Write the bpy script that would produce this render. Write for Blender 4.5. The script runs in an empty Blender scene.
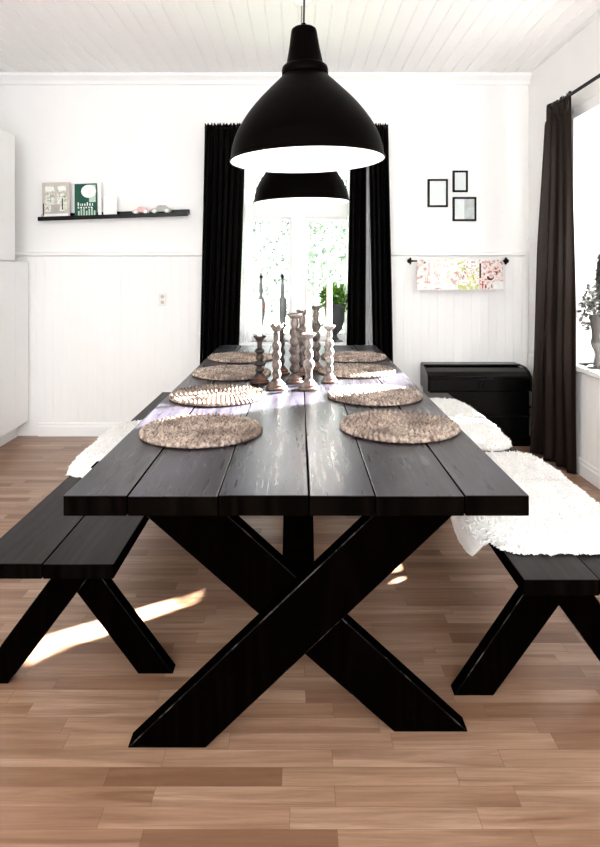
import bpy, bmesh, math, random
from mathutils import Vector, Matrix, noise
random.seed(7)
PI = math.pi
SC = bpy.context.scene
COL = SC.collection

# ------------------------------------------------------------------ helpers
def tag(o, label=None, cat=None, group=None, kind=None):
    if label: o['label'] = label
    if cat: o['category'] = cat
    if group: o['group'] = group
    if kind: o['kind'] = kind
    return o

def empty(name, loc, label=None, cat=None, group=None, rot=(0, 0, 0)):
    o = bpy.data.objects.new(name, None)
    COL.objects.link(o)
    o.location = loc
    o.rotation_euler = rot
    o.empty_display_size = 0.05
    return tag(o, label, cat, group)

def obj(name, bm, mats, parent=None, smooth=False, world=True, centre=True):
    """link bm as one mesh; coordinates are world ones, unless world=False (then local to parent)"""
    me = bpy.data.meshes.new(name)
    org = None
    if parent is not None and world:
        loc = Vector((0, 0, 0)); q = parent
        while q is not None:
            loc += Vector(q.location); q = q.parent
        bmesh.ops.translate(bm, verts=bm.verts, vec=-loc)
    elif parent is None and centre:
        xs = [v.co.x for v in bm.verts]; ys = [v.co.y for v in bm.verts]; zs = [v.co.z for v in bm.verts]
        org = Vector(((min(xs)+max(xs))/2, (min(ys)+max(ys))/2, min(zs)))
        bmesh.ops.translate(bm, verts=bm.verts, vec=-org)
    bmesh.ops.recalc_face_normals(bm, faces=bm.faces)
    bm.to_mesh(me)
    bm.free()
    for m in (mats if isinstance(mats, (list, tuple)) else [mats]):
        me.materials.append(m)
    if smooth:
        for p in me.polygons: p.use_smooth = True
    o = bpy.data.objects.new(name, me)
    COL.objects.link(o)
    if parent is not None: o.parent = parent
    if org is not None: o.location = org
    return o

def worn_highlight(o, w=0.0025):
    o.data.materials.append(M['worn_highlight_edge'])
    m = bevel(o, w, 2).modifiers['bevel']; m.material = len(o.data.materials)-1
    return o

def bevel(o, w=0.003, seg=2):
    m = o.modifiers.new('bevel', 'BEVEL')
    m.width = w; m.segments = seg; m.limit_method = 'ANGLE'; m.angle_limit = math.radians(35)
    return o

def struct(name, bm, mats, parent=None, smooth=False):
    o = obj(name, bm, mats, parent, smooth, centre=False)
    if parent is None: o['kind'] = 'structure'
    return o

def box(bm, x0, x1, y0, y1, z0, z1, mi=0):
    vs = [bm.verts.new(c) for c in ((x0,y0,z0),(x1,y0,z0),(x1,y1,z0),(x0,y1,z0),(x0,y0,z1),(x1,y0,z1),(x1,y1,z1),(x0,y1,z1))]
    fs = []
    for f in ((0,1,2,3),(4,5,6,7),(0,1,5,4),(1,2,6,5),(2,3,7,6),(3,0,4,7)):
        fc = bm.faces.new([vs[i] for i in f]); fc.material_index = mi; fs.append(fc)
    return fs

def B(*a, **k):
    bm = bmesh.new(); box(bm, *a, **k); return bm

def prism(bm, pts, axis, a, b, mi=0):
    """extrude polygon pts; axis 'y': pts=(x,z); 'x': pts=(y,z); 'z': pts=(x,y)"""
    def P(p, t):
        if axis == 'y': return (p[0], t, p[1])
        if axis == 'x': return (t, p[0], p[1])
        return (p[0], p[1], t)
    A = [bm.verts.new(P(p, a)) for p in pts]
    C = [bm.verts.new(P(p, b)) for p in pts]
    n = len(pts)
    bm.faces.new(A).material_index = mi
    bm.faces.new(C).material_index = mi
    for i in range(n):
        bm.faces.new((A[i], A[(i+1) % n], C[(i+1) % n], C[i])).material_index = mi

def lathe(bm, prof, c=(0, 0, 0), seg=48, cap0=True, cap1=True, mi=0, rfun=None):
    rings = []
    for r, z in prof:
        ring = []
        for k in range(seg):
            a = 2*PI*k/seg
            rr = r*(rfun(a, z) if rfun else 1)
            ring.append(bm.verts.new((c[0]+rr*math.cos(a), c[1]+rr*math.sin(a), c[2]+z)))
        rings.append(ring)
    for i in range(len(rings)-1):
        for k in range(seg):
            bm.faces.new((rings[i][k], rings[i][(k+1) % seg], rings[i+1][(k+1) % seg], rings[i+1][k])).material_index = mi
    if cap0: bm.faces.new(rings[0]).material_index = mi
    if cap1: bm.faces.new(rings[-1]).material_index = mi

def tube(bm, pts, r, seg=10, mi=0):
    pts = [Vector(p) for p in pts]
    n = len(pts)
    rs = r if isinstance(r, (list, tuple)) else [r]*n
    rings = []
    for i, p in enumerate(pts):
        d = (pts[min(i+1, n-1)]-pts[max(i-1, 0)]).normalized()
        up = Vector((0, 0, 1)) if abs(d.z) < 0.9 else Vector((1, 0, 0))
        u = d.cross(up).normalized(); v = d.cross(u).normalized()
        rings.append([bm.verts.new(p+(u*math.cos(2*PI*k/seg)+v*math.sin(2*PI*k/seg))*rs[i]) for k in range(seg)])
    for i in range(n-1):
        for k in range(seg):
            bm.faces.new((rings[i][k], rings[i][(k+1) % seg], rings[i+1][(k+1) % seg], rings[i+1][k])).material_index = mi
    bm.faces.new(rings[0]).material_index = mi
    bm.faces.new(rings[-1]).material_index = mi

def smoothprof(pts, sub=5):
    """Catmull-Rom through (r,z) points"""
    out = []
    n = len(pts)
    for i in range(n-1):
        p0, p1, p2, p3 = pts[max(i-1, 0)], pts[i], pts[i+1], pts[min(i+2, n-1)]
        for k in range(sub):
            t = k/sub
            q = []
            for a in (0, 1):
                q.append(0.5*((2*p1[a])+(-p0[a]+p2[a])*t+(2*p0[a]-5*p1[a]+4*p2[a]-p3[a])*t*t+(-p0[a]+3*p1[a]-3*p2[a]+p3[a])*t**3))
            out.append((max(q[0], 0.0005), q[1]))
    out.append(pts[-1])
    return out

# ------------------------------------------------------------------ materials
class NT:
    def __init__(s, name):
        s.m = bpy.data.materials.new(name); s.m.use_nodes = True
        s.t = s.m.node_tree; s.t.nodes.clear()
        s.out = s.n('ShaderNodeOutputMaterial')
    def n(s, typ, **k):
        nd = s.t.nodes.new(typ)
        for a, v in k.items():
            if a.startswith('i_'): nd.inputs[a[2:].replace('_', ' ')].default_value = v
            else: setattr(nd, a, v)
        return nd
    def l(s, a, b): s.t.links.new(a, b)
    def math(s, op, a, b=None, c=None):
        nd = s.n('ShaderNodeMath', operation=op)
        for i, v in enumerate((a, b, c)):
            if v is None: continue
            if isinstance(v, (int, float)): nd.inputs[i].default_value = v
            else: s.l(v, nd.inputs[i])
        return nd.outputs[0]
    def mix(s, f, a, b, bt='MIX'):
        nd = s.n('ShaderNodeMix', data_type='RGBA', blend_type=bt)
        for i, v in ((0, f), (6, a), (7, b)):
            if isinstance(v, (int, float)): nd.inputs[i].default_value = v
            elif isinstance(v, tuple): nd.inputs[i].default_value = (*v[:3], 1)
            else: s.l(v, nd.inputs[i])
        return nd.outputs[2]
    def ramp(s, f, stops):
        nd = s.n('ShaderNodeValToRGB')
        e = nd.color_ramp.elements
        while len(e) < len(stops): e.new(0.5)
        for i, (p, c) in enumerate(stops):
            e[i].position = p; e[i].color = (*c, 1) if len(c) == 3 else c
        s.l(f, nd.inputs[0]); return nd.outputs[0]
    def coords(s, scale=(1, 1, 1), which='Object'):
        tc = s.n('ShaderNodeTexCoord'); mp = s.n('ShaderNodeMapping')
        mp.inputs['Scale'].default_value = scale
        s.l(tc.outputs[which], mp.inputs[0]); return mp.outputs[0]
    def noise(s, v, scale, detail=4, rough=0.55, dist=0):
        nd = s.n('ShaderNodeTexNoise')
        nd.inputs['Scale'].default_value = scale; nd.inputs['Detail'].default_value = detail
        nd.inputs['Roughness'].default_value = rough; nd.inputs['Distortion'].default_value = dist
        s.l(v, nd.inputs['Vector']); return nd.outputs[0]
    def principled(s, col=None, rough=0.5, spec=0.5, bump=None, bs=0.2, bd=0.002, metal=0, **k):
        p = s.n('ShaderNodeBsdfPrincipled')
        for nm, v in (('Base Color', col), ('Roughness', rough), ('Specular IOR Level', spec), ('Metallic', metal)):
            if v is None: continue
            if isinstance(v, tuple): p.inputs[nm].default_value = (*v[:3], 1)
            elif isinstance(v, (int, float)): p.inputs[nm].default_value = v
            else: s.l(v, p.inputs[nm])
        for nm, v in k.items():
            p.inputs[nm.replace('_', ' ')].default_value = v
        if bump is not None:
            b = s.n('ShaderNodeBump'); b.inputs['Strength'].default_value = bs; b.inputs['Distance'].default_value = bd
            s.l(bump, b.inputs['Height']); s.l(b.outputs[0], p.inputs['Normal'])
        s.l(p.outputs[0], s.out.inputs[0])
        return p

def plain(name, col, rough=0.5, spec=0.5, var=0.06, scale=12, bs=0.0, metal=0, **k):
    t = NT(name)
    v = t.coords()
    nz = t.noise(v, scale)
    f = t.ramp(nz, [(0.3, (1-var,)*3), (0.7, (1+var*0.3,)*3)])
    c = t.mix(1.0, col, f, 'MULTIPLY')
    t.principled(c, rough, spec, bump=nz if bs else None, bs=bs, metal=metal, **k)
    return t.m

M = {}
M['wall'] = plain('wall_paint', (0.90, 0.885, 0.87), 0.7, 0.2, 0.02, 3)
M['ceil'] = plain('ceiling_paint', (0.965, 0.955, 0.945), 0.6, 0.2, 0.01, 3)
M['trim'] = plain('trim_paint', (0.90, 0.89, 0.88), 0.45, 0.3, 0.02, 5)
M['cab'] = plain('cabinet_lacquer', (0.90, 0.89, 0.885), 0.35, 0.4, 0.01, 5)

def stained(name, axis='y', top=(0.030, 0.026, 0.028), spec=0.5, rough=0.34, hi=(0.10, 0.085, 0.085), worn_highlight=0.0):
    t = NT(name)
    sc = (9, 0.55, 9) if axis == 'y' else (9, 9, 0.55)
    tc = t.n('ShaderNodeTexCoord')
    geo = t.n('ShaderNodeNewGeometry')
    off = t.n('ShaderNodeVectorMath', operation='SCALE'); off.inputs['Scale'].default_value = 17.3
    comb = t.n('ShaderNodeCombineXYZ')
    for i in range(3): t.l(geo.outputs['Random Per Island'], comb.inputs[i])
    t.l(comb.outputs[0], off.inputs[0])
    add = t.n('ShaderNodeVectorMath', operation='ADD')
    t.l(tc.outputs['Object'], add.inputs[0]); t.l(off.outputs[0], add.inputs[1])
    mp = t.n('ShaderNodeMapping'); mp.inputs['Scale'].default_value = sc
    t.l(add.outputs[0], mp.inputs[0])
    # growth rings: bands of a smooth field, so they curl round the knots
    fld = t.noise(mp.outputs[0], 0.6, 1.0, 0.4, 0.15)
    rings = t.math('FRACT', t.math('MULTIPLY', fld, 15))
    rings = t.math('MULTIPLY', t.math('POWER', t.math('ABSOLUTE', t.math('SUBTRACT', rings, 0.5)), 1.6), 2.0)
    mp2 = t.n('ShaderNodeMapping'); mp2.inputs['Scale'].default_value = tuple(a*7 for a in sc)
    t.l(add.outputs[0], mp2.inputs[0])
    fine = t.noise(mp2.outputs[0], 1.6, 5, 0.65)
    vor = t.n('ShaderNodeTexVoronoi'); vor.inputs['Scale'].default_value = 1.0
    mp3 = t.n('ShaderNodeMapping'); mp3.inputs['Scale'].default_value = (4.2, 2.1, 4.2) if axis == 'y' else (4.2, 4.2, 2.1)
    t.l(add.outputs[0], mp3.inputs[0]); t.l(mp3.outputs[0], vor.inputs['Vector'])
    knot = t.ramp(vor.outputs['Distance'], [(0.05, (1, 1, 1)), (0.11, (0, 0, 0))])
    big = t.noise(add.outputs[0], 3.0, 3)
    f = t.math('MULTIPLY', t.math('ADD', t.math('MULTIPLY', rings, 0.9), t.math('MULTIPLY', fine, 0.7)), t.math('ADD', big, 0.15))
    c = t.mix(t.ramp(f, [(0.12, (0, 0, 0)), (0.80, (1, 1, 1))]), top, hi)
    c = t.mix(t.math('MULTIPLY', knot, 0.85), c, tuple(v*0.5 for v in top))
    rg = t.math('ADD', rough, t.math('MULTIPLY', t.math('SUBTRACT', fine, 0.5), 0.26))
    t.principled(c, rg, spec, bump=t.math('ADD', rings, fine), bs=0.05, bd=0.001)
    return t.m
M['table_top'] = stained('table_top_stain', 'y', (0.0042, 0.0034, 0.0048), 0.42, 0.30, (0.033, 0.029, 0.043))
M['bench_top'] = stained('bench_top_stain', 'y', (0.003, 0.0022, 0.0022), 0.14, 0.42, (0.016, 0.012, 0.0115))
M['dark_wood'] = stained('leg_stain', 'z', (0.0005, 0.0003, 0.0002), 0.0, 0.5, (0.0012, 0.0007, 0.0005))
M['plank_side'] = stained('plank_side_stain', 'z', (0.0006, 0.0004, 0.0003), 0.0, 0.5, (0.003, 0.002, 0.0014))  # darker matte stain for every plank face but the top

def worn_highlight_mat():
    t = NT('worn_highlight_edge_stain')
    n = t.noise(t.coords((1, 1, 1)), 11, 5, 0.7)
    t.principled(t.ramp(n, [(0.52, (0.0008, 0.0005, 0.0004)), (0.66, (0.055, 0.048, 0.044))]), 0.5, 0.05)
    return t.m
M['worn_highlight_edge'] = worn_highlight_mat()  # patchy pale edges: wear, plus edge highlights put into the colour
def floor_mat():
    t = NT('oak_laminate')
    tc = t.n('ShaderNodeTexCoord'); sp = t.n('ShaderNodeSeparateXYZ'); t.l(tc.outputs['Object'], sp.inputs[0])
    W, L = 0.057, 0.42
    yr = t.math('DIVIDE', sp.outputs[1], W)
    row = t.math('FLOOR', yr)
    wn = t.n('ShaderNodeTexWhiteNoise', noise_dimensions='1D'); t.l(row, wn.inputs['W'])
    xr = t.math('ADD', t.math('DIVIDE', sp.outputs[0], L), t.math('MULTIPLY', wn.outputs[0], 7.3))
    cell = t.math('FLOOR', xr)
    cv = t.n('ShaderNodeCombineXYZ'); t.l(row, cv.inputs[0]); t.l(cell, cv.inputs[1])
    wn2 = t.n('ShaderNodeTexWhiteNoise', noise_dimensions='2D'); t.l(cv.outputs[0], wn2.inputs['Vector'])
    r = wn2.outputs[0]
    gv = t.n('ShaderNodeCombineXYZ')
    t.l(t.math('ADD', t.math('MULTIPLY', sp.outputs[0], 1.6), t.math('MULTIPLY', r, 31)), gv.inputs[0])
    t.l(t.math('MULTIPLY', sp.outputs[1], 26), gv.inputs[1])
    g1 = t.noise(gv.outputs[0], 1.0, 5, 0.6, 0.7)
    gv2 = t.n('ShaderNodeCombineXYZ')
    t.l(t.math('ADD', t.math('MULTIPLY', sp.outputs[0], 6), t.math('MULTIPLY', r, 53)), gv2.inputs[0])
    t.l(t.math('MULTIPLY', sp.outputs[1], 120), gv2.inputs[1])
    g2 = t.noise(gv2.outputs[0], 1.0, 4, 0.7)
    base = t.ramp(r, [(0.0, (0.190, 0.095, 0.053)), (0.22, (0.31, 0.175, 0.108)), (0.55, (0.40, 0.245, 0.158)), (0.85, (0.46, 0.295, 0.20)), (1.0, (0.27, 0.145, 0.088))])
    c = t.mix(t.ramp(g1, [(0.35, (0.0,)*3), (0.7, (0.8,)*3)]), base, (0.16, 0.075, 0.040))
    c = t.mix(t.ramp(g2, [(0.45, (0,)*3), (0.8, (0.4,)*3)]), c, (0.12, 0.055, 0.03))
    fy = t.math('FRACT', yr); fx = t.math('FRACT', xr)
    gy = t.math('LESS_THAN', fy, 0.022)
    gx = t.math('LESS_THAN', fx, 0.0035)
    g = t.math('MAXIMUM', gy, gx)
    c = t.mix(t.math('MULTIPLY', g, 0.55), c, (0.10, 0.055, 0.035))
    t.principled(c, t.math('ADD', 0.27, t.math('MULTIPLY', g2, 0.12)), 0.4, bump=g2, bs=0.06, bd=0.001)
    return t.m
M['floor'] = floor_mat()

def mat_mat():
    t = NT('braided_water_hyacinth')
    v = t.coords()
    n1 = t.noise(v, 90, 3); n2 = t.noise(v, 9, 3)
    c = t.mix(t.ramp(n1, [(0.36, (0,)*3), (0.60, (1,)*3)]), (0.10, 0.060, 0.042), (0.46, 0.36, 0.29))
    c = t.mix(t.ramp(n2, [(0.42, (0,)*3), (0.66, (0.85,)*3)]), c, (0.06, 0.029, 0.017))
    t.principled(c, 0.33, 0.6, bump=n1, bs=0.5, bd=0.002)
    return t.m
M['mat'] = mat_mat()

def candle_wood(name, a, b, c_):
    t = NT(name)
    v = t.coords((1, 1, 0.5))
    n1 = t.noise(v, 38, 5, 0.7); n2 = t.noise(v, 12, 3)
    c = t.mix(t.ramp(n1, [(0.4, (0,)*3), (0.6, (1,)*3)]), a, b)
    c = t.mix(t.ramp(n2, [(0.52, (0,)*3), (0.62, (0.8,)*3)]), c, c_)
    t.principled(c, 0.5, 0.4, bump=n1, bs=0.3, bd=0.002)
    return t.m
M['cw_dark'] = candle_wood('dark_turned_wood', (0.008, 0.005, 0.004), (0.035, 0.022, 0.018), (0.10, 0.035, 0.018))
M['cw_grey'] = candle_wood('greywashed_turned_wood', (0.020, 0.013, 0.011), (0.13, 0.105, 0.095), (0.10, 0.042, 0.026))
M['cw_pale'] = candle_wood('pale_washed_turned_wood', (0.05, 0.04, 0.035), (0.22, 0.195, 0.18), (0.13, 0.06, 0.035))
M['wax'] = plain('candle_wax', (0.92, 0.91, 0.88), 0.4, 0.4, 0.01, 8, Subsurface_Weight=0.15)
M['wick'] = plain('wick', (0.05, 0.04, 0.03), 0.9)

M['black_metal'] = plain('black_lamp_enamel', (0.0008, 0.0004, 0.0003), 0.36, 0.016, 0.1, 5)
M['white_enamel'] = plain('white_lamp_enamel', (0.93, 0.92, 0.91), 0.35, 0.4, 0.01, 5)
M['cord'] = plain('cord', (0.02, 0.018, 0.018), 0.5)
M['cord_grey'] = plain('grey_cord', (0.22, 0.21, 0.21), 0.5)
M['black_iron'] = plain('black_iron', (0.002, 0.0024, 0.003), 0.45, 0.1, 0.1, 20)
M['curtain'] = plain('black_curtain_cloth', (0.0012, 0.0007, 0.0006), 0.5, 0.03, 0.2, 30)
M['curtain_shiny'] = plain('black_satin_curtain_cloth', (0.0075, 0.0045, 0.0035), 0.30, 0.15, 0.2, 30, Specular_Tint=(1.0, 0.82, 0.72, 1))
M['black_paint'] = plain('worn_black_paint', (0.0018, 0.0013, 0.0012), 0.22, 0.16, 0.3, 25, bs=0.25)
def printmat(name, stops, scale, seed, top=0.0):
    t = NT(name)
    v = t.coords((1, 1, 1)); mp = t.n('ShaderNodeMapping'); mp.inputs['Location'].default_value = (seed, seed*2, seed*3); t.l(v, mp.inputs[0])
    vo = t.n('ShaderNodeTexVoronoi', feature='SMOOTH_F1'); vo.inputs['Scale'].default_value = scale; vo.inputs['Smoothness'].default_value = 0.6
    t.l(mp.outputs[0], vo.inputs['Vector'])
    n1 = t.noise(mp.outputs[0], scale*0.55, 3, 0.6, 1.5)
    f = t.math('ADD', t.math('MULTIPLY', n1, 0.85), t.math('MULTIPLY', vo.outputs['Distance'], 0.25))
    t.principled(t.ramp(f, stops), 0.45, 0.3)
    return t.m
M['black_frame'] = plain('black_frame', (0.002, 0.004, 0.005), 0.4, 0.1, 0.1, 20)
M['paper'] = plain('paper', (0.88, 0.88, 0.87), 0.6, 0.2, 0.03, 8)
M['paper_grey'] = plain('pale_grey_print', (0.66, 0.67, 0.67), 0.6, 0.2, 0.25, 14)
M['plastic_white'] = plain('white_plastic', (0.80, 0.79, 0.77), 0.35, 0.4)
M['steel'] = plain('brushed_steel', (0.5, 0.48, 0.46), 0.35, 0.5, metal=0.8)
M['gap'] = plain('shadow_gap', (0.25, 0.24, 0.23), 0.7)
M['fur'] = plain('sheep_wool', (0.90, 0.88, 0.85), 0.8, 0.1, 0.08, 40, Sheen_Weight=0.2)
M['hide'] = plain('sheepskin_hide', (0.66, 0.56, 0.46), 0.7, 0.2, 0.1, 10)

def sheer():
    t = NT('white_voile')
    d = t.n('ShaderNodeBsdfDiffuse'); d.inputs[0].default_value = (0.9, 0.9, 0.9, 1)
    tr = t.n('ShaderNodeBsdfTranslucent'); tr.inputs[0].default_value = (0.9, 0.9, 0.9, 1)
    m1 = t.n('ShaderNodeMixShader'); m1.inputs[0].default_value = 0.6
    t.l(d.outputs[0], m1.inputs[1]); t.l(tr.outputs[0], m1.inputs[2])
    tp = t.n('ShaderNodeBsdfTransparent')
    m2 = t.n('ShaderNodeMixShader')
    nz = t.noise(t.coords((300, 300, 300)), 1.0, 1)
    t.l(t.math('MULTIPLY', nz, 0.35), m2.inputs[0])
    t.l(m1.outputs[0], m2.inputs[1]); t.l(tp.outputs[0], m2.inputs[2])
    t.l(m2.outputs[0], t.out.inputs[0]); return t.m
M['voile'] = sheer()

def glass():
    t = NT('window_glass')
    tp = t.n('ShaderNodeBsdfTransparent'); tp.inputs[0].default_value = (0.97, 0.98, 0.98, 1)
    gl = t.n('ShaderNodeBsdfGlossy'); gl.inputs['Roughness'].default_value = 0.02
    fr = t.n('ShaderNodeFresnel'); fr.inputs[0].default_value = 1.3
    m = t.n('ShaderNodeMixShader'); t.l(fr.outputs[0], m.inputs[0])
    t.l(tp.outputs[0], m.inputs[1]); t.l(gl.outputs[0], m.inputs[2]); t.l(m.outputs[0], t.out.inputs[0])
    return t.m
M['glass'] = glass()

def leafmat(name, a, b, tr=0.4):
    t = NT(name)
    geo = t.n('ShaderNodeNewGeometry')
    c = t.mix(geo.outputs['Random Per Island'], a, b)
    d = t.n('ShaderNodeBsdfDiffuse'); t.l(c, d.inputs[0])
    q = t.n('ShaderNodeBsdfTranslucent'); t.l(c, q.inputs[0])
    m = t.n('ShaderNodeMixShader'); m.inputs[0].default_value = tr
    t.l(d.outputs[0], m.inputs[1]); t.l(q.outputs[0], m.inputs[2]); t.l(m.outputs[0], t.out.inputs[0])
    return t.m
M['leaf_house'] = leafmat('houseplant_leaf', (0.04, 0.14, 0.015), (0.20, 0.36, 0.06))
M['leaf_grey'] = leafmat('grey_foliage', (0.04, 0.04, 0.038), (0.22, 0.22, 0.21), 0.2)
M['leaf_tree'] = leafmat('tree_leaf', (0.022, 0.045, 0.032), (0.070, 0.10, 0.055))
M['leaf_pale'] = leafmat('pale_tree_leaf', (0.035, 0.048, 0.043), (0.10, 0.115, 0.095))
M['bark'] = plain('birch_bark', (0.16, 0.155, 0.15), 0.8, 0.1, 0.4, 6)
M['grass'] = plain('pale_grass', (0.15, 0.19, 0.12), 0.9, 0.1, 0.3, 2)
M['pot_dark'] = plain('dark_grey_pot', (0.05, 0.05, 0.055), 0.45, 0.5)
M['pot_grey'] = plain('grey_stone_vase', (0.085, 0.08, 0.076), 0.6, 0.3, 0.2, 14)
M['soil'] = plain('soil', (0.03, 0.02, 0.015), 0.9)
M['spindle'] = plain('grey_spindle', (0.20, 0.21, 0.215), 0.3, 0.5, 0.3, 20)
M['copper'] = plain('copper_band', (0.50, 0.22, 0.15), 0.35, 0.5)

def flatcol(name, col, rough=0.55, var=0.12): return plain(name, col, rough, 0.25, var, 25)
P_ = {k: flatcol('print_'+k, c) for k, c in dict(white=(0.9, 0.9, 0.88), pink=(0.80, 0.52, 0.50), blush=(0.86, 0.72, 0.68), red=(0.55, 0.12, 0.12),
     green=(0.30, 0.42, 0.10), lime=(0.62, 0.66, 0.26), yellow=(0.85, 0.72, 0.35), blue=(0.05, 0.22, 0.42), black=(0.03, 0.02, 0.02),
     deepgreen=(0.010, 0.085, 0.055), palegreen=(0.52, 0.66, 0.54), grey=(0.45, 0.43, 0.40), beige=(0.58, 0.52, 0.46), teal=(0.08, 0.25, 0.22)).items()}

Wt = (0.86, 0.85, 0.83)
P_['pr_oval'] = printmat('pale_print', [(0.30, (0.50, 0.18, 0.16)), (0.42, (0.66, 0.44, 0.38)), (0.50, Wt), (0.62, Wt), (0.70, (0.78, 0.62, 0.36)), (0.78, (0.25, 0.35, 0.40))], 26, 1.3)
P_['pr_plants'] = printmat('plant_print', [(0.34, (0.10, 0.16, 0.22)), (0.40, (0.60, 0.26, 0.26)), (0.46, Wt), (0.55, Wt), (0.60, (0.66, 0.62, 0.20)), (0.68, (0.26, 0.38, 0.08)), (0.80, (0.80, 0.62, 0.20))], 40, 4.1)
P_['pr_squares'] = printmat('portrait_print', [(0.32, (0.03, 0.015, 0.015)), (0.37, (0.38, 0.08, 0.07)), (0.44, (0.75, 0.50, 0.42)), (0.56, Wt), (0.66, (0.70, 0.32, 0.30)), (0.74, (0.08, 0.05, 0.06))], 34, 7.7)
P_['pr_window'] = printmat('photo_print', [(0.36, (0.16, 0.22, 0.12)), (0.46, (0.50, 0.60, 0.42)), (0.54, (0.85, 0.86, 0.80)), (0.66, (0.38, 0.36, 0.30))], 45, 2.2)
# ------------------------------------------------------------------ room
YB, XR, XL, ZC, YF = 4.62, 1.69, -2.60, 2.645, -1.4
T = 0.16
struct('floor', B(XL-T, XR+T, YF, YB+T, -0.1, 0), M['floor'])

# ceiling of beaded boards running away from the camera
def grooved(x0, x1, pitch, depth, w):
    """polyline across: list of (x, recess)"""
    pts = [(x0, 0)]
    x = x0+pitch
    while x < x1-w:
        pts += [(x-w, 0), (x-w*0.3, depth), (x+w*0.3, depth), (x+w, 0)]
        x += pitch
    pts.append((x1, 0)); return pts
bm = bmesh.new()
p = [(x, ZC+d) for x, d in grooved(XL-T, XR+T, 0.092, 0.005, 0.005)]
prism(bm, p+[(XR+T, ZC+0.12), (XL-T, ZC+0.12)], 'y', YF, YB+T)
struct('ceiling', bm, M['ceil'])

# back wall with window opening
WX0, WX1, WZ0, WZ1 = -0.455, 0.455, 0.69, 2.10
bm = bmesh.new()
box(bm, XL-T, WX0, YB, YB+T, 0, ZC); box(bm, WX1, XR+T, YB, YB+T, 0, ZC)
box(bm, WX0, WX1, YB, YB+T, 0, WZ0); box(bm, WX0, WX1, YB, YB+T, WZ1, ZC)
struct('wall_back', bm, M['wall'])
# right wall with window opening
RY0, RY1, RZ0, RZ1 = 3.27, 3.82, 0.65, 2.13
bm = bmesh.new()
box(bm, XR, XR+T, YF, RY0, 0, ZC); box(bm, XR, XR+T, RY1, YB, 0, ZC)
box(bm, XR, XR+T, RY0, RY1, 0, RZ0); box(bm, XR, XR+T, RY0, RY1, RZ1, ZC)
struct('wall_right', bm, M['wall'])
struct('wall_left', B(XL-T, XL, YF, YB, 0, ZC), M['wall'])

# wainscot of beaded boards, chair rail, baseboards, cornice
WH = 1.315
def wains_back(x0, x1, z0, z1, name):
    bm = bmesh.new()
    pts = [(x, YB-0.013+d) for x, d in grooved(x0, x1, 0.062, 0.0022, 0.0028)]
    prism(bm, pts+[(x1, YB-0.0005), (x0, YB-0.0005)], 'z', z0, z1)
    struct(name, bm, M['wall'])
wains_back(XL+0.001, WX0-0.002, 0.10, WH, 'trim_1')
wains_back(WX1+0.002, XR-0.016, 0.10, WH, 'trim_2')
wains_back(WX0, WX1, 0.10, WZ0-0.03, 'trim_3')
def rail_prof(t, base): return [(0, 0), (t*0.6, 0.003), (t, 0.010), (t, 0.022), (t*0.7, 0.028), (0, 0.030)]
bm = bmesh.new()
for x0, x1 in ((XL+0.001, WX0-0.07), (WX1+0.07, XR-0.03)):
    prism(bm, [(YB-0.001-a, WH+b) for a, b in rail_prof(0.026, 0)], 'x', x0, x1)
struct('trim_4', bm, M['trim'])
def skirt(t=0.018, h=0.105): return [(0, 0), (t, 0), (t, h-0.035), (t*0.8, h-0.028), (t*0.8, h-0.012), (t*0.4, h), (0, h)]
bm = bmesh.new(); prism(bm, [(YB-0.001-a, b+0.0005) for a, b in skirt(0.022)], 'x', XL+0.7, XR-0.002)
struct('baseboard_back', bm, M['trim'])
bm = bmesh.new(); prism(bm, [(XR-0.001-a, b+0.0005) for a, b in skirt(0.022)], 'y', YF+0.1, YB-0.03)
struct('baseboard_right', bm, M['trim'])
bm = bmesh.new()
pts = [(y, XR-0.013+d) for y, d in grooved(0.5, YB-0.014, 0.062, 0.0022, 0.0028)]
prism(bm, [(b, a) for a, b in pts]+[(XR-0.0005, YB-0.014), (XR-0.0005, 0.5)], 'z', 0.10, RZ0-0.045)
struct('trim_5', bm, M['wall'])
bm = bmesh.new()
prism(bm, [(YB-0.001, ZC-0.075), (YB-0.02, ZC-0.075), (YB-0.03, ZC-0.05), (YB-0.06, ZC-0.02), (YB-0.065, ZC-0.0005), (YB-0.001, ZC-0.0005)], 'x', XL+0.001, XR-0.001)
struct('trim_6', bm, M['trim'])

# window 1 (back)
w = empty('window_1', (0, YB+0.09, WZ0)); w['kind'] = 'structure'
y0, y1 = YB+0.07, YB+0.12
bm = bmesh.new()
box(bm, WX0, WX0+0.04, y0-0.03, y1, WZ0, WZ1); box(bm, WX1-0.04, WX1, y0-0.03, y1, WZ0, WZ1)
box(bm, WX0+0.04, WX1-0.04, y0-0.03, y1, WZ1-0.045, WZ1); box(bm, WX0+0.04, WX1-0.04, y0-0.03, y1, WZ0, WZ0+0.04)
bevel(obj('window_frame', bm, M['trim'], w), 0.003)
bm = bmesh.new()
box(bm, -0.052, 0.052, y0-0.015, y1, WZ0+0.04, WZ1-0.045)
bevel(obj('mullion', bm, M['trim'], w), 0.004)
bm = bmesh.new()
for s in ((WX0+0.04, -0.052), (0.052, WX1-0.04)): box(bm, s[0], s[1], y0-0.01, y1-0.002, 1.605, 1.70)
bevel(obj('transom', bm, M['trim'], w), 0.004)
for a, b in ((WX0+0.04, -0.052), (0.052, WX1-0.04)):
    for c, d in ((WZ0+0.04, 1.605), (1.70, WZ1-0.045)):
        bm = bmesh.new()
        q = 0.018
        box(bm, a, a+q, y0+0.005, y1-0.008, c, d); box(bm, b-q, b, y0+0.005, y1-0.008, c, d)
        box(bm, a+q, b-q, y0+0.005, y1-0.008, c, c+q); box(bm, a+q, b-q, y0+0.005, y1-0.008, d-q, d)
        s = obj('sash', bm, M['trim'], w)
        s2 = obj('pane', B(a+q, b-q, y0+0.02, y0+0.024, c+q, d-q), M['glass'], w)
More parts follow.
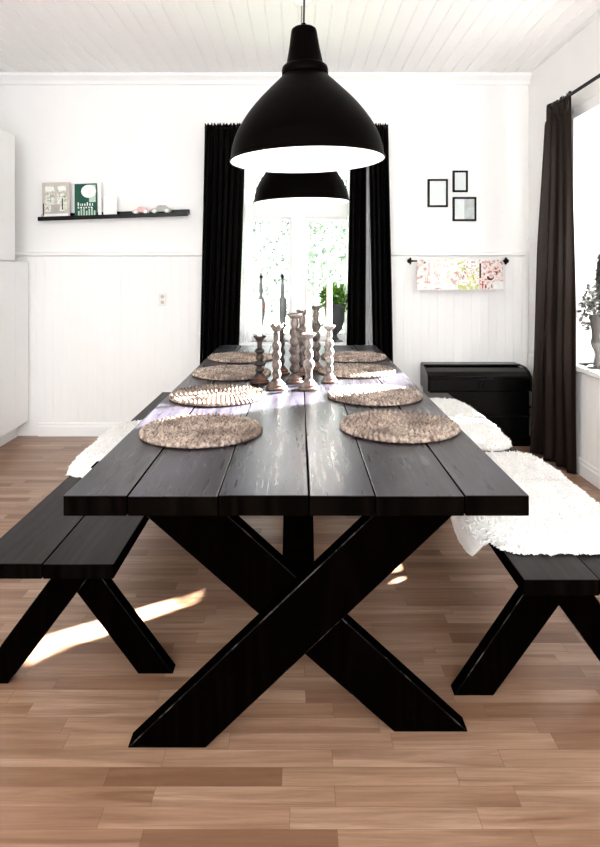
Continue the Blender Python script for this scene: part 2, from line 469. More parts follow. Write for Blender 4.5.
bevel(obj('window_sill', B(WX0-0.03, WX1+0.03, YB-0.06, YB+0.069, WZ0-0.03, WZ0), M['trim'], w), 0.004)
bm = bmesh.new()
for a, b in ((WX0-0.07, WX0), (WX1, WX1+0.07)): box(bm, a, b, YB-0.022, YB-0.0005, WZ0+0.001, WZ1+0.07)
box(bm, WX0, WX1, YB-0.022, YB-0.0005, WZ1, WZ1+0.07)
bevel(obj('window_casing', bm, M['trim'], w), 0.004)
# window 2 (right)
w = empty('window_2', (XR+0.1, 3.54, RZ0)); w['kind'] = 'structure'
x0, x1 = XR+0.10, XR+0.15
bm = bmesh.new()
box(bm, x0, x1, RY0, RY0+0.045, RZ0, RZ1); box(bm, x0, x1, RY1-0.045, RY1, RZ0, RZ1)
box(bm, x0, x1, RY0+0.045, RY1-0.045, RZ0, RZ0+0.045); box(bm, x0, x1, RY0+0.045, RY1-0.045, RZ1-0.045, RZ1)
bevel(obj('window_frame', bm, M['trim'], w), 0.003)
obj('pane', B(x0+0.02, x0+0.024, RY0+0.045, RY1-0.045, RZ0+0.045, RZ1-0.045), M['glass'], w)
bevel(obj('window_sill', B(XR-0.05, XR+0.099, RY0-0.04, RY1+0.04, RZ0-0.03, RZ0), M['trim'], w), 0.004)
bm = bmesh.new()
for a, b in ((RY0-0.07, RY0), (RY1, RY1+0.07)): box(bm, XR-0.020, XR-0.0005, a, b, RZ0+0.001, RZ1+0.07)
box(bm, XR-0.020, XR-0.0005, RY0, RY1, RZ1, RZ1+0.07)
bevel(obj('window_casing', bm, M['trim'], w), 0.004)

# ------------------------------------------------------------------ left tall cabinet
c = empty('tall_cabinet', (-2.28, 3.6, 0), 'white tall cabinet with flat doors standing in the left corner', 'cabinet')
bm = bmesh.new(); box(bm, XL+0.01, -1.987, 2.9, YB-0.03, 0.115, 1.276); box(bm, XL+0.01, -1.987, 2.9, 4.372, 1.2765, 2.15)
bevel(obj('carcass', bm, M['cab'], c), 0.002)
obj('plinth', B(XL+0.01, -2.05, 2.9, YB-0.03, 0, 0.114), M['cab'], c)
for za, zb in ((0.115, 1.272), (1.280, 2.15)):
    d = bevel(obj('door', B(-1.9865, -1.965, 3.55, 4.372, za, zb), M['cab'], c), 0.002)
    bm = bmesh.new()
    if za < 1:
        tube(bm, [(-1.966, 4.07, 0.80), (-1.935, 4.07, 0.80), (-1.935, 4.07, 0.92), (-1.966, 4.07, 0.92)], 0.006, 8)
        obj('handle', bm, M['steel'], d, world=True)
bevel(obj('filler_panel', B(-1.9865, -1.966, 4.376, YB-0.031, 0.115, 1.274), M['cab'], c), 0.001)

# ------------------------------------------------------------------ table and benches
def slant(xb, xt, z0, z1, y0, y1):
    bm = bmesh.new()
    prism(bm, [(xb[0], z0), (xb[1], z0), (xt[1], z1), (xt[0], z1)], 'y', y0, y1)
    return bm

def planks(edges, y0, y1, z0, z1, gap=0.0013):
    bm = bmesh.new()
    for i in range(len(edges)-1):
        a, b = edges[i]+(gap if i else 0), edges[i+1]-(gap if i < len(edges)-2 else 0)
        dz = [0, -0.0015, 0.001, 0, -0.001, 0.0005][i % 6]
        fs = box(bm, a, b, y0, y1, z0, z1+dz)
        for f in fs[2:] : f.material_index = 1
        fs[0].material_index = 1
    return bm

TZ, TY0, TY1 = 0.740, 1.325, 3.985
t = empty('dining_table', (0, 2.655, 0), 'long dark-stained plank dining table with crossed beam legs', 'table')
ed = [(x-298.3)*TY0/630 for x in (63, 127, 218, 309, 375.5, 465, 529.5)]
bevel(obj('tabletop', planks(ed, TY0, TY1, TZ-0.043, TZ), [M['table_top'], M['plank_side']], t), 0.0025)
ZU = TZ-0.0435
for (y, f) in ((1.60, 1), (3.66, -1)):
    worn_highlight(obj('leg', slant((-0.435, -0.236), (0.300, 0.505), 0.0005, ZU, min(y, y+f*0.055), max(y, y+f*0.055)), M['dark_wood'], t), 0.0028)
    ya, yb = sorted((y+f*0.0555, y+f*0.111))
    worn_highlight(obj('leg', slant((0.252, 0.447), (-0.548, -0.325), 0.0005, ZU, ya, yb), M['dark_wood'], t), 0.0028)
    za = 0.30
    bm = bmesh.new()
    yy = y+f*0.112
    prism(bm, [(yy, 0.33), (yy, 0.43), (yy+f*0.28, ZU-0.0005), (yy+f*0.40, ZU-0.0005)], 'x', -0.043, 0.043)
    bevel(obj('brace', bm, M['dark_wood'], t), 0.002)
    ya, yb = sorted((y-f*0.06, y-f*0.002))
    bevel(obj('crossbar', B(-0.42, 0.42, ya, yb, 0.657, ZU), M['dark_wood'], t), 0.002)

def bench(side, label, xi, xo, y0, y1, ya, foot_i, top_i):
    """xi inner edge, xo outer edge; legs given for the leg whose foot is on the table side"""
    cx = (xi+xo)/2
    lo, hi = min(xi, xo), max(xi, xo)
    r = empty('bench', (cx, (y0+y1)/2, 0), label, 'bench', 'benches beside the table')
    bevel(obj('seat', planks([lo, cx, hi], y0, y1, 0.41, 0.45), [M['bench_top'], M['plank_side']], r), 0.0025)
    for (y, f) in ((ya, 1), (y0+y1-ya, -1)):
        for k, (fb, ft) in enumerate(((foot_i, top_i), (tuple(2*cx-v for v in foot_i), tuple(2*cx-v for v in top_i)))):
            kk = k if side > 0 else 1-k
            a, b = sorted((y+f*0.0455*kk, y+f*(0.0455*kk+0.045)))
            fb_, ft_ = tuple(sorted(fb)), tuple(sorted(ft))
            worn_highlight(obj('leg', slant(fb_, ft_, 0.0005, 0.4095, a, b), M['dark_wood'], r), 0.0022)
    return r
bench(-1, 'black plank bench on the left side with bare near end', -0.481, -0.852, 1.64, 3.95, 1.848, (-0.481, -0.376), (-0.79, -0.68))
bench(1, 'black plank bench on the right side under two white sheepskins', 0.558, 0.932, 1.555, 3.93, 1.797, (0.444, 0.557), (0.723, 0.854))

# ------------------------------------------------------------------ sheepskins
def skin(label, x0, x1, y0, y1, bi, bo, seed, bumps=(), thick=0.034, tufts=9000, nexp=4.5, flap=None):
    """x0..x1 arc extent across, y0..y1 extent along; bench between bi and bo (x); overhang rolls down"""
    rnd = random.Random(seed)
    cx, cy, a, b = (x0+x1)/2, (y0+y1)/2, (x1-x0)/2, (y1-y0)/2
    ZB = 0.4515
    lo, hi = min(bi, bo), max(bi, bo)
    def drape(x, y, h):
        if x < lo: s, d, e = -1, lo-x, lo
        elif x > hi: s, d, e = 1, x-hi, hi
        else: return Vector((x, y, ZB+h))
        r = 0.03
        ang = min(d/r, PI/2*0.92)
        rest = max(0, d-r*ang)
        px = e+s*math.sin(ang)*(h+0.012); pz = ZB-0.012+math.cos(ang)*(h+0.012)
        px += s*math.cos(ang)*rest; pz -= math.sin(ang)*rest
        return Vector((px, y, pz))
    def rad(th):
        c, s = math.cos(th), math.sin(th)
        n = nexp
        r = (abs(c/a)**n+abs(s/b)**n)**(-1/n)
        r *= 1+0.035*noise.noise(Vector((c*2.2, s*2.2, seed)))+0.012*noise.noise(Vector((c*9, s*9, seed)))
        for t0, wd, am in bumps:
            d = (th-t0+PI) % (2*PI)-PI
            r *= 1+am*math.exp(-(d/wd)**4)
        return r
    NR, NA = 34, 200
    def pos(rho, th, up=True):
        r = rad(th)*rho
        x, y = cx+r*math.cos(th), cy+r*math.sin(th)
        if flap and math.cos(th) < 0:
            x -= flap[2]*rho**2*max(0, -math.cos(th))**0.5*math.exp(-((y-flap[0])/flap[1])**4)
        if not up: return drape(x, y, 0.0)
        h = thick*(1-rho**7)+0.004
        h += 0.010*noise.noise(Vector((x*14, y*14, seed)))*(1-rho**8)
        h += 0.006*noise.noise(Vector((x*45, y*45, seed)))
        return drape(x, y, max(h, 0.003))
    bm = bmesh.new()
    top = [bm.verts.new(pos(0, 0))]
    rings = []
    for i in range(1, NR+1):
        rho = (i/NR)**0.8
        rings.append([bm.verts.new(pos(rho, 2*PI*k/NA)) for k in range(NA)])
    for k in range(NA): bm.faces.new((top[0], rings[0][k], rings[0][(k+1) % NA]))
    for i in range(NR-1):
        for k in range(NA):
            bm.faces.new((rings[i][k], rings[i+1][k], rings[i+1][(k+1) % NA], rings[i][(k+1) % NA]))
    low = [[bm.verts.new(pos(rho, 2*PI*k/NA, False)) for k in range(NA)] for rho in (0.99, 0.93, 0.8, 0.6, 0.3)]
    prev = rings[-1]
    for rg in low:
        for k in range(NA):
            f = bm.faces.new((prev[k], prev[(k+1) % NA], rg[(k+1) % NA], rg[k])); f.material_index = 1
        prev = rg
    f = bm.faces.new(prev); f.material_index = 1
    bmesh.ops.recalc_face_normals(bm, faces=bm.faces)
    # wool tufts: short curved three-sided locks
    for _ in range(tufts):
        th = rnd.uniform(0, 2*PI); rho = math.sqrt(rnd.random())
        if rnd.random() < 0.25: rho = 1-rnd.random()*0.03
        p = pos(min(rho, 0.999), th)
        q = pos(min(rho+0.03, 1.02), th)
        out = (q-p); out.normalize()
        n = Vector((0, 0, 1)) if lo <= cx+rad(th)*rho*math.cos(th) <= hi else Vector((1 if p.x > hi else -1, 0, 0.15))
        dirv = (n*rnd.uniform(0.2, 0.7)+out*rnd.uniform(0.1, 1.0)+Vector((rnd.uniform(-.6, .6), rnd.uniform(-.6, .6), rnd.uniform(-.1, .3)))).normalized()
        if rho > 0.96 and lo <= p.x <= hi: dirv.z = max(dirv.z, 0.02)
        if p.z < ZB-0.035: continue
        L = rnd.uniform(0.008, 0.017); wd = rnd.uniform(0.003, 0.006)
        sd = dirv.cross(n)
        if sd.length < 1e-3: sd = Vector((1, 0, 0))
        sd.normalize(); s2 = dirv.cross(sd).normalized()
        base = p-n*0.002
        vb = [bm.verts.new(base+sd*wd*math.cos(q_)+s2*wd*math.sin(q_)) for q_ in (0, 2.09, 4.19)]
        m = base+dirv*L*0.6
        vm = [bm.verts.new(m+sd*wd*.6*math.cos(q_)+s2*wd*.6*math.sin(q_)) for q_ in (0, 2.09, 4.19)]
        tip = bm.verts.new(base+dirv*L+Vector((rnd.uniform(-1, 1), rnd.uniform(-1, 1), 0))*0.002)
        for k in range(3):
            bm.faces.new((vb[k], vb[(k+1) % 3], vm[(k+1) % 3], vm[k]))
            bm.faces.new((vm[k], vm[(k+1) % 3], tip))
    me = bpy.data.meshes.new('sheepskin')
    bmesh.ops.translate(bm, verts=bm.verts, vec=(-cx, -cy, -ZB))
    bm.to_mesh(me); bm.free()
    me.materials.append(M['fur']); me.materials.append(M['hide'])
    for pl in me.polygons: pl.use_smooth = True
    o = bpy.data.objects.new('sheepskin', me); COL.objects.link(o); o.location = (cx, cy, ZB)
    return tag(o, label, 'sheepskin', 'sheepskins on the benches')
skin('large white sheepskin over the near end of the right bench, flap hanging inward', 0.530, 0.972, 1.69, 2.585, 0.558, 0.932, 1, flap=(2.02, 0.19, 0.14), tufts=13000, nexp=8)
skin('white sheepskin on the far end of the right bench, before the black chest', 0.53, 0.945, 2.655, 3.67, 0.558, 0.932, 2)
skin('white sheepskin on the left bench, mostly behind the tabletop', -0.90, -0.47, 2.31, 3.11, -0.481, -0.852, 3)

# ------------------------------------------------------------------ woven placemats
def placemat_mesh():
    R, H, NRG = 0.178, 0.013, 11
    bm = bmesh.new()
    pitch = R/NRG
    def P(r, a):
        k = r/pitch
        i = math.floor(k-1e-6)
        f = k-i
        strand = math.sin(PI*f)**0.85 if 0 < f < 1 else 0
        n = max(6, round(2*PI*(i+0.5)*pitch/0.017))
        ph = n*a+(f-0.5)*2.2*(1 if i % 2 else -1)
        br = 0.5+0.5*math.cos(ph)
        z = 0.0035+strand*(0.0060+0.0075*br)+0.0012*noise.noise(Vector((r*math.cos(a)*60, r*math.sin(a)*60, 1)))
        rr = r
        if i >= NRG-1: rr = r+0.0035*f*(br-0.5)
        return Vector((rr*math.cos(a), rr*math.sin(a), z))
    NA = 420
    rs = [pitch*(j/5) for j in range(1, NRG*5+1)]
    c0 = bm.verts.new((0, 0, 0.009))
    rings = [[bm.verts.new(P(r, 2*PI*k/NA)) for k in range(NA)] for r in rs]
    for k in range(NA): bm.faces.new((c0, rings[0][k], rings[0][(k+1) % NA]))
    for i in range(len(rings)-1):
        for k in range(NA):
            bm.faces.new((rings[i][k], rings[i+1][k], rings[i+1][(k+1) % NA], rings[i][(k+1) % NA]))
    low = []
    for v in rings[-1]:
        low.append(bm.verts.new((v.co.x*0.985, v.co.y*0.985, 0.0)))
    for k in range(NA): bm.faces.new((rings[-1][k], low[k], low[(k+1) % NA], rings[-1][(k+1) % NA]))
    bm.faces.new(low)
    return bm
mats_xy = [(-0.283, 1.845, 'round braided placemat on the left, nearest the front edge of the table'),
           (0.303, 1.895, 'round braided placemat on the right, nearest the front edge of the table'),
           (-0.302, 2.36, 'round braided placemat second from the front on the left'),
           (0.286, 2.365, 'round braided placemat second from the front on the right'),
           (-0.302, 2.87, 'round braided placemat third from the front on the left'),
           (0.272, 2.93, 'round braided placemat third from the front on the right, crossed by sunlight'),
           (-0.302, 3.38, 'farthest round braided placemat on the left, at the window end'),
           (0.298, 3.40, 'farthest round braided placemat on the right, at the window end')]
pm = obj('placemat', placemat_mesh(), M['mat'], smooth=True, centre=False)
for i, (x, y, lb) in enumerate(mats_xy):
    o = pm if i == 0 else pm.copy()
    if i: COL.objects.link(o)
    o.location = (x, y, TZ+0.0015); o.rotation_euler = (0, 0, i*1.37)
    tag(o, lb, 'placemat', 'round braided placemats on the table')

# ------------------------------------------------------------------ candlesticks
def X(px, Y): return (px-298.3)*Y/630
def beads(z0, z1, specs):
    """specs list of (neck, belly) evenly shared"""
    n = len(specs); out = []
    for i, (nk, bl) in enumerate(specs):
        a = z0+(z1-z0)*i/n; b = z0+(z1-z0)*(i+1)/n
        out += [(nk, a), ((nk+bl)/2*1.05, a+(b-a)*0.22), (bl, a+(b-a)*0.5), ((nk+bl)/2*1.05, a+(b-a)*0.78)]
    out.append((specs[-1][0], z1)); return out
def stick(px, Y, H, base, cup, body, mat, label, candle=None, petals=False, dish=False):
    x = X(px, Y)
    r = empty('candlestick', (x, Y, TZ+0.0015), label, 'candlestick', 'turned wooden candlesticks on the table')
    bm = bmesh.new()
    hb = 0.040
    prof = [(base, 0.0), (base, 0.005), (base*0.97, 0.009), (base*0.80, 0.013), (base*0.82, 0.018), (base*0.62, 0.026), (base*0.36, hb)]
    prof = [(0.001, 0.0), (base, 0.0)]+smoothprof(prof[1:], 3)
    lathe(bm, prof, seg=32, cap0=False)
    obj('base', bm, mat, r, True, world=False)
    bm = bmesh.new()
    lathe(bm, smoothprof(beads(hb, H-0.024, body), 4), seg=28)
    obj('shaft', bm, mat, r, True, world=False)
    bm = bmesh.new()
    zc = H-0.024
    nk = body[-1][0]
    pf = [(nk, zc), (nk*1.4, zc+0.005), (cup*0.75, zc+0.012), (cup, zc+0.019), (cup, zc+0.024), (cup*0.86, zc+0.022), (0.013, zc+0.016), (0.0125, zc+0.008)]
    if dish: pf = [(nk, zc), (nk*1.6, zc+0.004), (cup*0.8, zc+0.010), (cup, zc+0.016), (cup, zc+0.021), (cup*0.9, zc+0.024), (0.014, zc+0.021), (0.0125, zc+0.012)]
    lathe(bm, pf, seg=32)
    if petals:
        for k in range(6):
            a = 2*PI*k/6
            ca, sa = math.cos(a), math.sin(a)
            ux, uy = -sa, ca
            w_ = cup*0.40
            z = zc+0.018
            R0, R1, R2 = cup*0.86, cup*1.05, cup*1.1
            V = [(R0*ca-ux*w_, R0*sa-uy*w_, z), (R0*ca+ux*w_, R0*sa+uy*w_, z), (R1*ca+ux*w_*.9, R1*sa+uy*w_*.9, z+0.010), (R2*ca, R2*sa, z+0.017), (R1*ca-ux*w_*.9, R1*sa-uy*w_*.9, z+0.010)]
            f = [bm.verts.new(v) for v in V]; g = [bm.verts.new((v[0]-ca*0.003, v[1]-sa*0.003, v[2]+0.001)) for v in V]
            bm.faces.new(f); bm.faces.new(g)
            for j in range(5): bm.faces.new((f[j], f[(j+1) % 5], g[(j+1) % 5], g[j]))
    obj('cup', bm, mat, r, True, world=False)
    if candle:
        ch, lb = candle
        cd = empty('candle', (x, Y, TZ+0.0015+zc+0.0175), lb, 'candle', 'white candles in the candlesticks')
        bm = bmesh.new()
        if dish: cd.location.z = TZ+0.0015+zc+0.0225
        lathe(bm, [(0.0108, 0), (0.0108, 0.002), (0.0105, ch*0.6), (0.010, ch-0.004), (0.007, ch), (0.002, ch-0.001)], seg=24)
        obj('wax', bm, M['wax'], cd, True, world=False)
        bm = bmesh.new(); tube(bm, [(0, 0, ch-0.002), (0.0005, 0, ch+0.005), (0.002, 0, ch+0.009)], 0.0009, 6)
        obj('wick', bm, M['wick'], cd, world=False)
stick(259.6, 2.65, 0.197, 0.041, 0.0265, [(0.010, 0.020), (0.011, 0.026), (0.012, 0.017), (0.011, 0.021), (0.010, 0.010)], M['cw_dark'],
      'short dark wooden candlestick, leftmost on the table', (0.16, 'white candle in the dark leftmost candlestick'))
stick(276.5, 2.51, 0.252, 0.044, 0.0265, [(0.012, 0.018), (0.013, 0.019), (0.013, 0.019), (0.013, 0.018), (0.010, 0.012)], M['cw_grey'],
      'brown beaded candlestick with petal-edged cup, second from the left', (0.17, 'white candle in the petal-edged candlestick'), petals=True)
stick(281.0, 2.87, 0.225, 0.040, 0.026, [(0.011, 0.018), (0.012, 0.02), (0.012, 0.018), (0.010, 0.012)], M['cw_dark'],
      'dark candlestick mostly hidden behind the petal-edged candlestick')
stick(294.8, 2.65, 0.292, 0.040, 0.034, [(0.013, 0.024), (0.014, 0.024), (0.014, 0.024), (0.015, 0.022), (0.015, 0.022), (0.012, 0.016)], M['cw_grey'],
      'tall beaded candlestick with wide dish top, at the middle of the group', dish=True)
stick(302.0, 2.85, 0.292, 0.038, 0.026, [(0.012, 0.020), (0.012, 0.021), (0.013, 0.020), (0.012, 0.020), (0.011, 0.014)], M['cw_grey'],
      'brown candlestick standing just behind the tall dish-topped one', (0.15, 'white candle in the brown candlestick behind the tall dish-topped one'))
stick(308.8, 2.505, 0.222, 0.042, 0.028, [(0.012, 0.014), (0.016, 0.024), (0.013, 0.018), (0.010, 0.016)], M['cw_pale'],
      'pale grey vase-shaped candlestick, nearest to the camera', (0.17, 'white candle in the pale vase-shaped candlestick nearest the camera'))
stick(316.2, 2.98, 0.305, 0.038, 0.030, [(0.011, 0.019), (0.013, 0.022), (0.013, 0.019), (0.013, 0.023), (0.011, 0.014)], M['cw_grey'],
      'tall candlestick at the back of the group, farthest from the camera', (0.17, 'white candle in the farthest candlestick'))
stick(329.2, 2.66, 0.240, 0.034, 0.026, [(0.012, 0.018), (0.012, 0.018), (0.013, 0.020), (0.013, 0.018), (0.010, 0.012)], M['cw_pale'],
      'pale grey beaded candlestick, rightmost of the group', (0.185, 'thick white candle standing clear in the rightmost candlestick'))

# ------------------------------------------------------------------ pendant lamps
def pendant(x, y, z, tiltx, label, cordmat, top):
    r = empty('pendant_lamp', (x, y, z), label, 'pendant lamp', 'pendant lamps over the table', rot=(0, tiltx, 0))
    prof = [(0.2525, 0.0), (0.2515, 0.012), (0.2450, 0.050), (0.2335, 0.085), (0.214, 0.122), (0.188, 0.160), (0.159, 0.195), (0.131, 0.224), (0.106, 0.249), (0.086, 0.268), (0.074, 0.281)]
    out = smoothprof(prof, 4)
    th = 0.0022
    bm = bmesh.new()
    lathe(bm, out, seg=96, cap0=False, cap1=False)
    lathe(bm, [(0.2525, 0.0), (0.2555, -0.001), (0.2555, 0.004), (0.2522, 0.007)], seg=96, cap0=False, cap1=False)
    lathe(bm, [(0.0715, 0.280), (0.0715, 0.290), (0.0, 0.290)][:2], seg=96, cap0=False, cap1=False)
    obj('shade', bm, M['black_metal'], r, True, world=False)
    bm = bmesh.new()
    inn = [(rr-th, zz-0.0005) for rr, zz in out]
    lathe(bm, [(0.2525, -0.0005)]+inn[1:]+[(0.03, 0.2765)], seg=96, cap0=False, cap1=True)
    obj('shade_lining', bm, M['white_enamel'], r, True, world=False)
    bm = bmesh.new()
    lathe(bm, [(0.074, 0.281), (0.0765, 0.284), (0.0765, 0.300), (0.074, 0.309), (0.069, 0.3135), (0.0625, 0.316), (0.0605, 0.320),
               (0.050, 0.375), (0.0425, 0.426), (0.040, 0.434), (0.034, 0.4385), (0.010, 0.4395), (0.0085, 0.441), (0.008, 0.452), (0.006, 0.455), (0.003, 0.456)], seg=64)
    o = obj('cap', bm, M['black_metal'], r, True, world=False)
    bm = bmesh.new()
    L = (top-z-0.455)
    tube(bm, [(0, 0, 0.454), (-math.sin(tiltx)*L*0.9, 0, 0.455+L*0.5), (-math.sin(tiltx)*L*2*0.95, 0, 0.455+L)], 0.0035, 10)
    obj('cord', bm, cordmat, r, world=False)
    bm = bmesh.new()
    lathe(bm, [(0.013, 0.235), (0.014, 0.275), (0.020, 0.276)], seg=24)
    obj('lamp_holder', bm, M['black_metal'], r, True, world=False)
    bm = bmesh.new()
    lathe(bm, smoothprof([(0.012, 0.236), (0.017, 0.22), (0.029, 0.19), (0.030, 0.175), (0.022, 0.155), (0.002, 0.146)], 4), seg=24)
    obj('bulb', bm, M['bulb'], r, True, world=False)
    bm = bmesh.new()
    lathe(bm, [(0.05, 0), (0.05, -0.012), (0.035, -0.03), (0.006, -0.034)], seg=40)
    xx = -math.sin(tiltx)*L*2*0.95
    bmesh.ops.translate(bm, verts=bm.verts, vec=(xx, 0, 0.455+L-0.001))
    obj('ceiling_rose', bm, M['trim'], r, True, world=False)
    ld = bpy.data.lights.new('bulb_light', 'POINT'); ld.energy = LAMP_W; ld.shadow_soft_size = 0.03; ld.color = (1, 0.96, 0.92)
    lo = bpy.data.objects.new('bulb_light', ld); COL.objects.link(lo); lo.location = (0, 0, 0.13); lo.parent = r
t = NT('frosted_bulb'); e = t.n('ShaderNodeEmission'); e.inputs[0].default_value = (1, 0.95, 0.9, 1); e.inputs[1].default_value = 2.0
t.l(e.outputs[0], t.out.inputs[0]); M['bulb'] = t.m
LAMP_W = 1.2
pendant(X(307.3, 2.08), 2.08, 1.575, -0.026, 'large black bell-shaped pendant lamp with white inside, nearer to the camera', M['cord'], ZC)
pendant(X(301.5, 3.33), 3.33, 1.570, -0.022, 'smaller-looking black pendant lamp hanging farther back, before the window', M['cord_grey'], ZC)

# ------------------------------------------------------------------ curtains
def sheet(bm, path_top, path_bot, zt, zb, nf, amp, nu=160, nv=70, seed=0, waist=None, header=True, mi=0, zjit=0.0):
    """path_*: two (x,y) points; folds are waves normal to the path"""
    g = []
    for j in range(nv+1):
        v = j/nv
        row = []
        vs = v**1.0
        A = Vector(path_top[0]).lerp(Vector(path_bot[0]), vs); Bv = Vector(path_top[1]).lerp(Vector(path_bot[1]), vs)
        if waist:
            k = waist[1]*math.exp(-((v-waist[0])/waist[2])**2)
            mid = (A+Bv)/2; A = A+(mid-A)*(k if k > 0 else k); Bv = Bv+(mid-Bv)*k
        d = (Bv-A); L = d.length; d.normalize(); n = Vector((-d.y, d.x))
        for i in range(nu+1):
            u = i/nu
            ph = 2*PI*nf*(u+0.02*noise.noise(Vector((u*5, v*1.6, seed)))) + 0.9*noise.noise(Vector((u*3, v*2.3, seed+3)))
            w_ = math.sin(ph)+0.35*math.sin(2.1*ph+1+seed)
            am = amp*(0.75+0.5*noise.noise(Vector((u*4, v*1.4, seed+9))))
            zt_ = zt+(0.008*math.sin(ph*2+1)+0.006*noise.noise(Vector((u*30, 0, seed))) if header else 0)
            if header:
                hz = (zt-0.0)-(zt-zb)*v
                band = math.exp(-((zt-hz-0.075)/0.02)**2)
                am *= 1-0.45*band
                if zt-hz < 0.07: am *= 0.9
                if zt-hz < 0.09: w_ = 0.6*w_+0.5*math.sin(2.3*ph)
            grow = 0.55+0.55*min(1, v*2.5)
            uu = u+0.010*math.cos(ph)
            p = A+d*(L*uu)+n*(w_*am*grow)
            z = zt_+(zb-zt_)*v
            row.append(bm.verts.new((p.x, p.y, z)))
        g.append(row)
    for j in range(nv):
        for i in range(nu):
            bm.faces.new((g[j][i], g[j][i+1], g[j+1][i+1], g[j+1][i])).material_index = mi
def curtain(bm, mat, label, cat, group, th=0.002):
    o = obj('curtain', bm, mat, smooth=True)
    m = o.modifiers.new('cloth', 'SOLIDIFY'); m.thickness = th; m.offset = 0
    return tag(o, label, cat, group)
YC = 4.52
bm = bmesh.new()
sheet(bm, ((X(204.5, YC), YC), (X(243, YC), YC)), ((X(198, YC), YC), (X(228.5, YC), YC)), 2.262, 0.012, 6, 0.020, seed=1, zjit=0.01)
sheet(bm, ((X(230, YC), YC+0.012), (X(245.5, YC), YC+0.012)), ((X(230.5, YC), YC+0.02), (X(236, YC), YC+0.02)), 2.262, 0.012, 2, 0.016, nu=60, seed=2)
curtain(bm, M['curtain'], 'black gathered curtain on the left side of the back window', 'curtain', 'black curtains')
bm = bmesh.new()
sheet(bm, ((X(368, YC), YC), (X(388, YC), YC)), ((X(374.5, YC), YC), (X(394.5, YC), YC)), 2.262, 0.012, 4, 0.020, nu=110, seed=3)
sheet(bm, ((X(351, YC), YC+0.012), (X(366.5, YC), YC+0.012)), ((X(344.5, YC), YC), (X(365, YC), YC)), 2.262, 0.012, 3, 0.018, nu=90, seed=4)
curtain(bm, M['curtain'], 'black gathered curtain on the right side of the back window, parted by a pale gap', 'curtain', 'black curtains')
YV = 4.575
bm = bmesh.new()
sheet(bm, ((X(232, YV), YV), (X(254, YV), YV)), ((X(232, YV), YV), (X(250, YV), YV)), 2.245, 0.02, 5, 0.010, seed=5)
curtain(bm, M['voile'], 'thin white curtain beside the black curtain left of the window', 'curtain', 'thin white curtains', 0.0008)
bm = bmesh.new()
sheet(bm, ((X(348, YV), YV), (X(378, YV), YV)), ((X(342, YV), YV), (X(378, YV), YV)), 2.245, 0.02, 6, 0.010, seed=6)
curtain(bm, M['voile'], 'thin white curtain showing in the gap of the right black curtain', 'curtain', 'thin white curtains', 0.0008)
# right wall curtain
bm = bmesh.new()
sheet(bm, ((1.605, 3.70), (1.595, 4.045)), ((1.65, 3.72), (1.56, 4.20)), 2.262, 0.006, 3.6, 0.036, nu=240, nv=110, seed=8, waist=(0.42, -0.10, 0.22))
curtain(bm, M['curtain_shiny'], 'long black satin curtain pooling on the floor by the right window', 'curtain', 'black curtains')

def rod(name, pts, r, label, ball=0.02, brackets=(), wall=None):
    e = empty(name, pts[0], label, 'curtain rod')
    bm = bmesh.new(); tube(bm, pts, r, 14); obj('pole', bm, M['black_iron'], e, True)
    for p in pts:
        bm = bmesh.new(); bmesh.ops.create_uvsphere(bm, u_segments=20, v_segments=12, radius=ball); bmesh.ops.translate(bm, verts=bm.verts, vec=p)
        obj('finial', bm, M['black_iron'], e, True)
    for b in brackets:
        bm = bmesh.new(); tube(bm, b, 0.006, 8); obj('bracket', bm, M['black_iron'], e, True)
    return e
rod('curtain_rod', [(-0.66, YC+0.005, 2.235), (0.62, YC+0.005, 2.235)], 0.009, 'black curtain rod behind the curtain headings over the back window', 0.014, ([(-0.30, YC, 2.235), (-0.30, YB-0.001, 2.235)], [(0.30, YC, 2.235), (0.30, YB-0.001, 2.235)]))
rod('curtain_rod', [(1.60, 1.9, 2.247), (1.60, 4.02, 2.247)], 0.010, 'thin black curtain rod running along the right wall', 0.014, ([(1.60, 2.05, 2.247), (XR-0.001, 2.05, 2.247)], [(1.60, 3.95, 2.247), (XR-0.001, 3.95, 2.247)]))

# ------------------------------------------------------------------ picture ledge and what stands on it
tl = math.atan2(5, 150)
L0 = Vector((X(38, 4.54), 4.54, 1.215+(270-217.5)*4.54/630)); L1 = Vector((X(188, 4.54), 4.54, 1.215+(270-212.5)*4.54/630))
lc = (L0+L1)/2; LL = (L1-L0).length; ang = -math.atan2(L1.z-L0.z, L1.x-L0.x)
led = empty('picture_ledge', (lc.x, 4.573, lc.z), 'long black picture ledge on the back wall, left of the window', 'shelf', rot=(0, ang, 0))
bm = bmesh.new(); box(bm, -LL/2, LL/2, -0.033, 0.030, -0.012, 0.0)
bevel(obj('board', bm, M['black_paint'], led, world=False), 0.0015)
bm = bmesh.new(); box(bm, -LL/2, LL/2, -0.043, -0.0335, -0.026, 0.004)
bevel(obj('front_lip', bm, M['black_paint'], led, world=False), 0.0015)
bm = bmesh.new(); box(bm, -LL/2, LL/2, 0.0305, 0.045, -0.012, 0.030)
bevel(obj('back_rail', bm, M['black_paint'], led, world=False), 0.0015)
def onled(px, dy=0.0):
    """point on the ledge board under pixel px"""
    x = X(px, 4.56)-lc.x
    return Vector((lc.x+x, 4.573+dy, lc.z-math.tan(ang)*x+0.001))
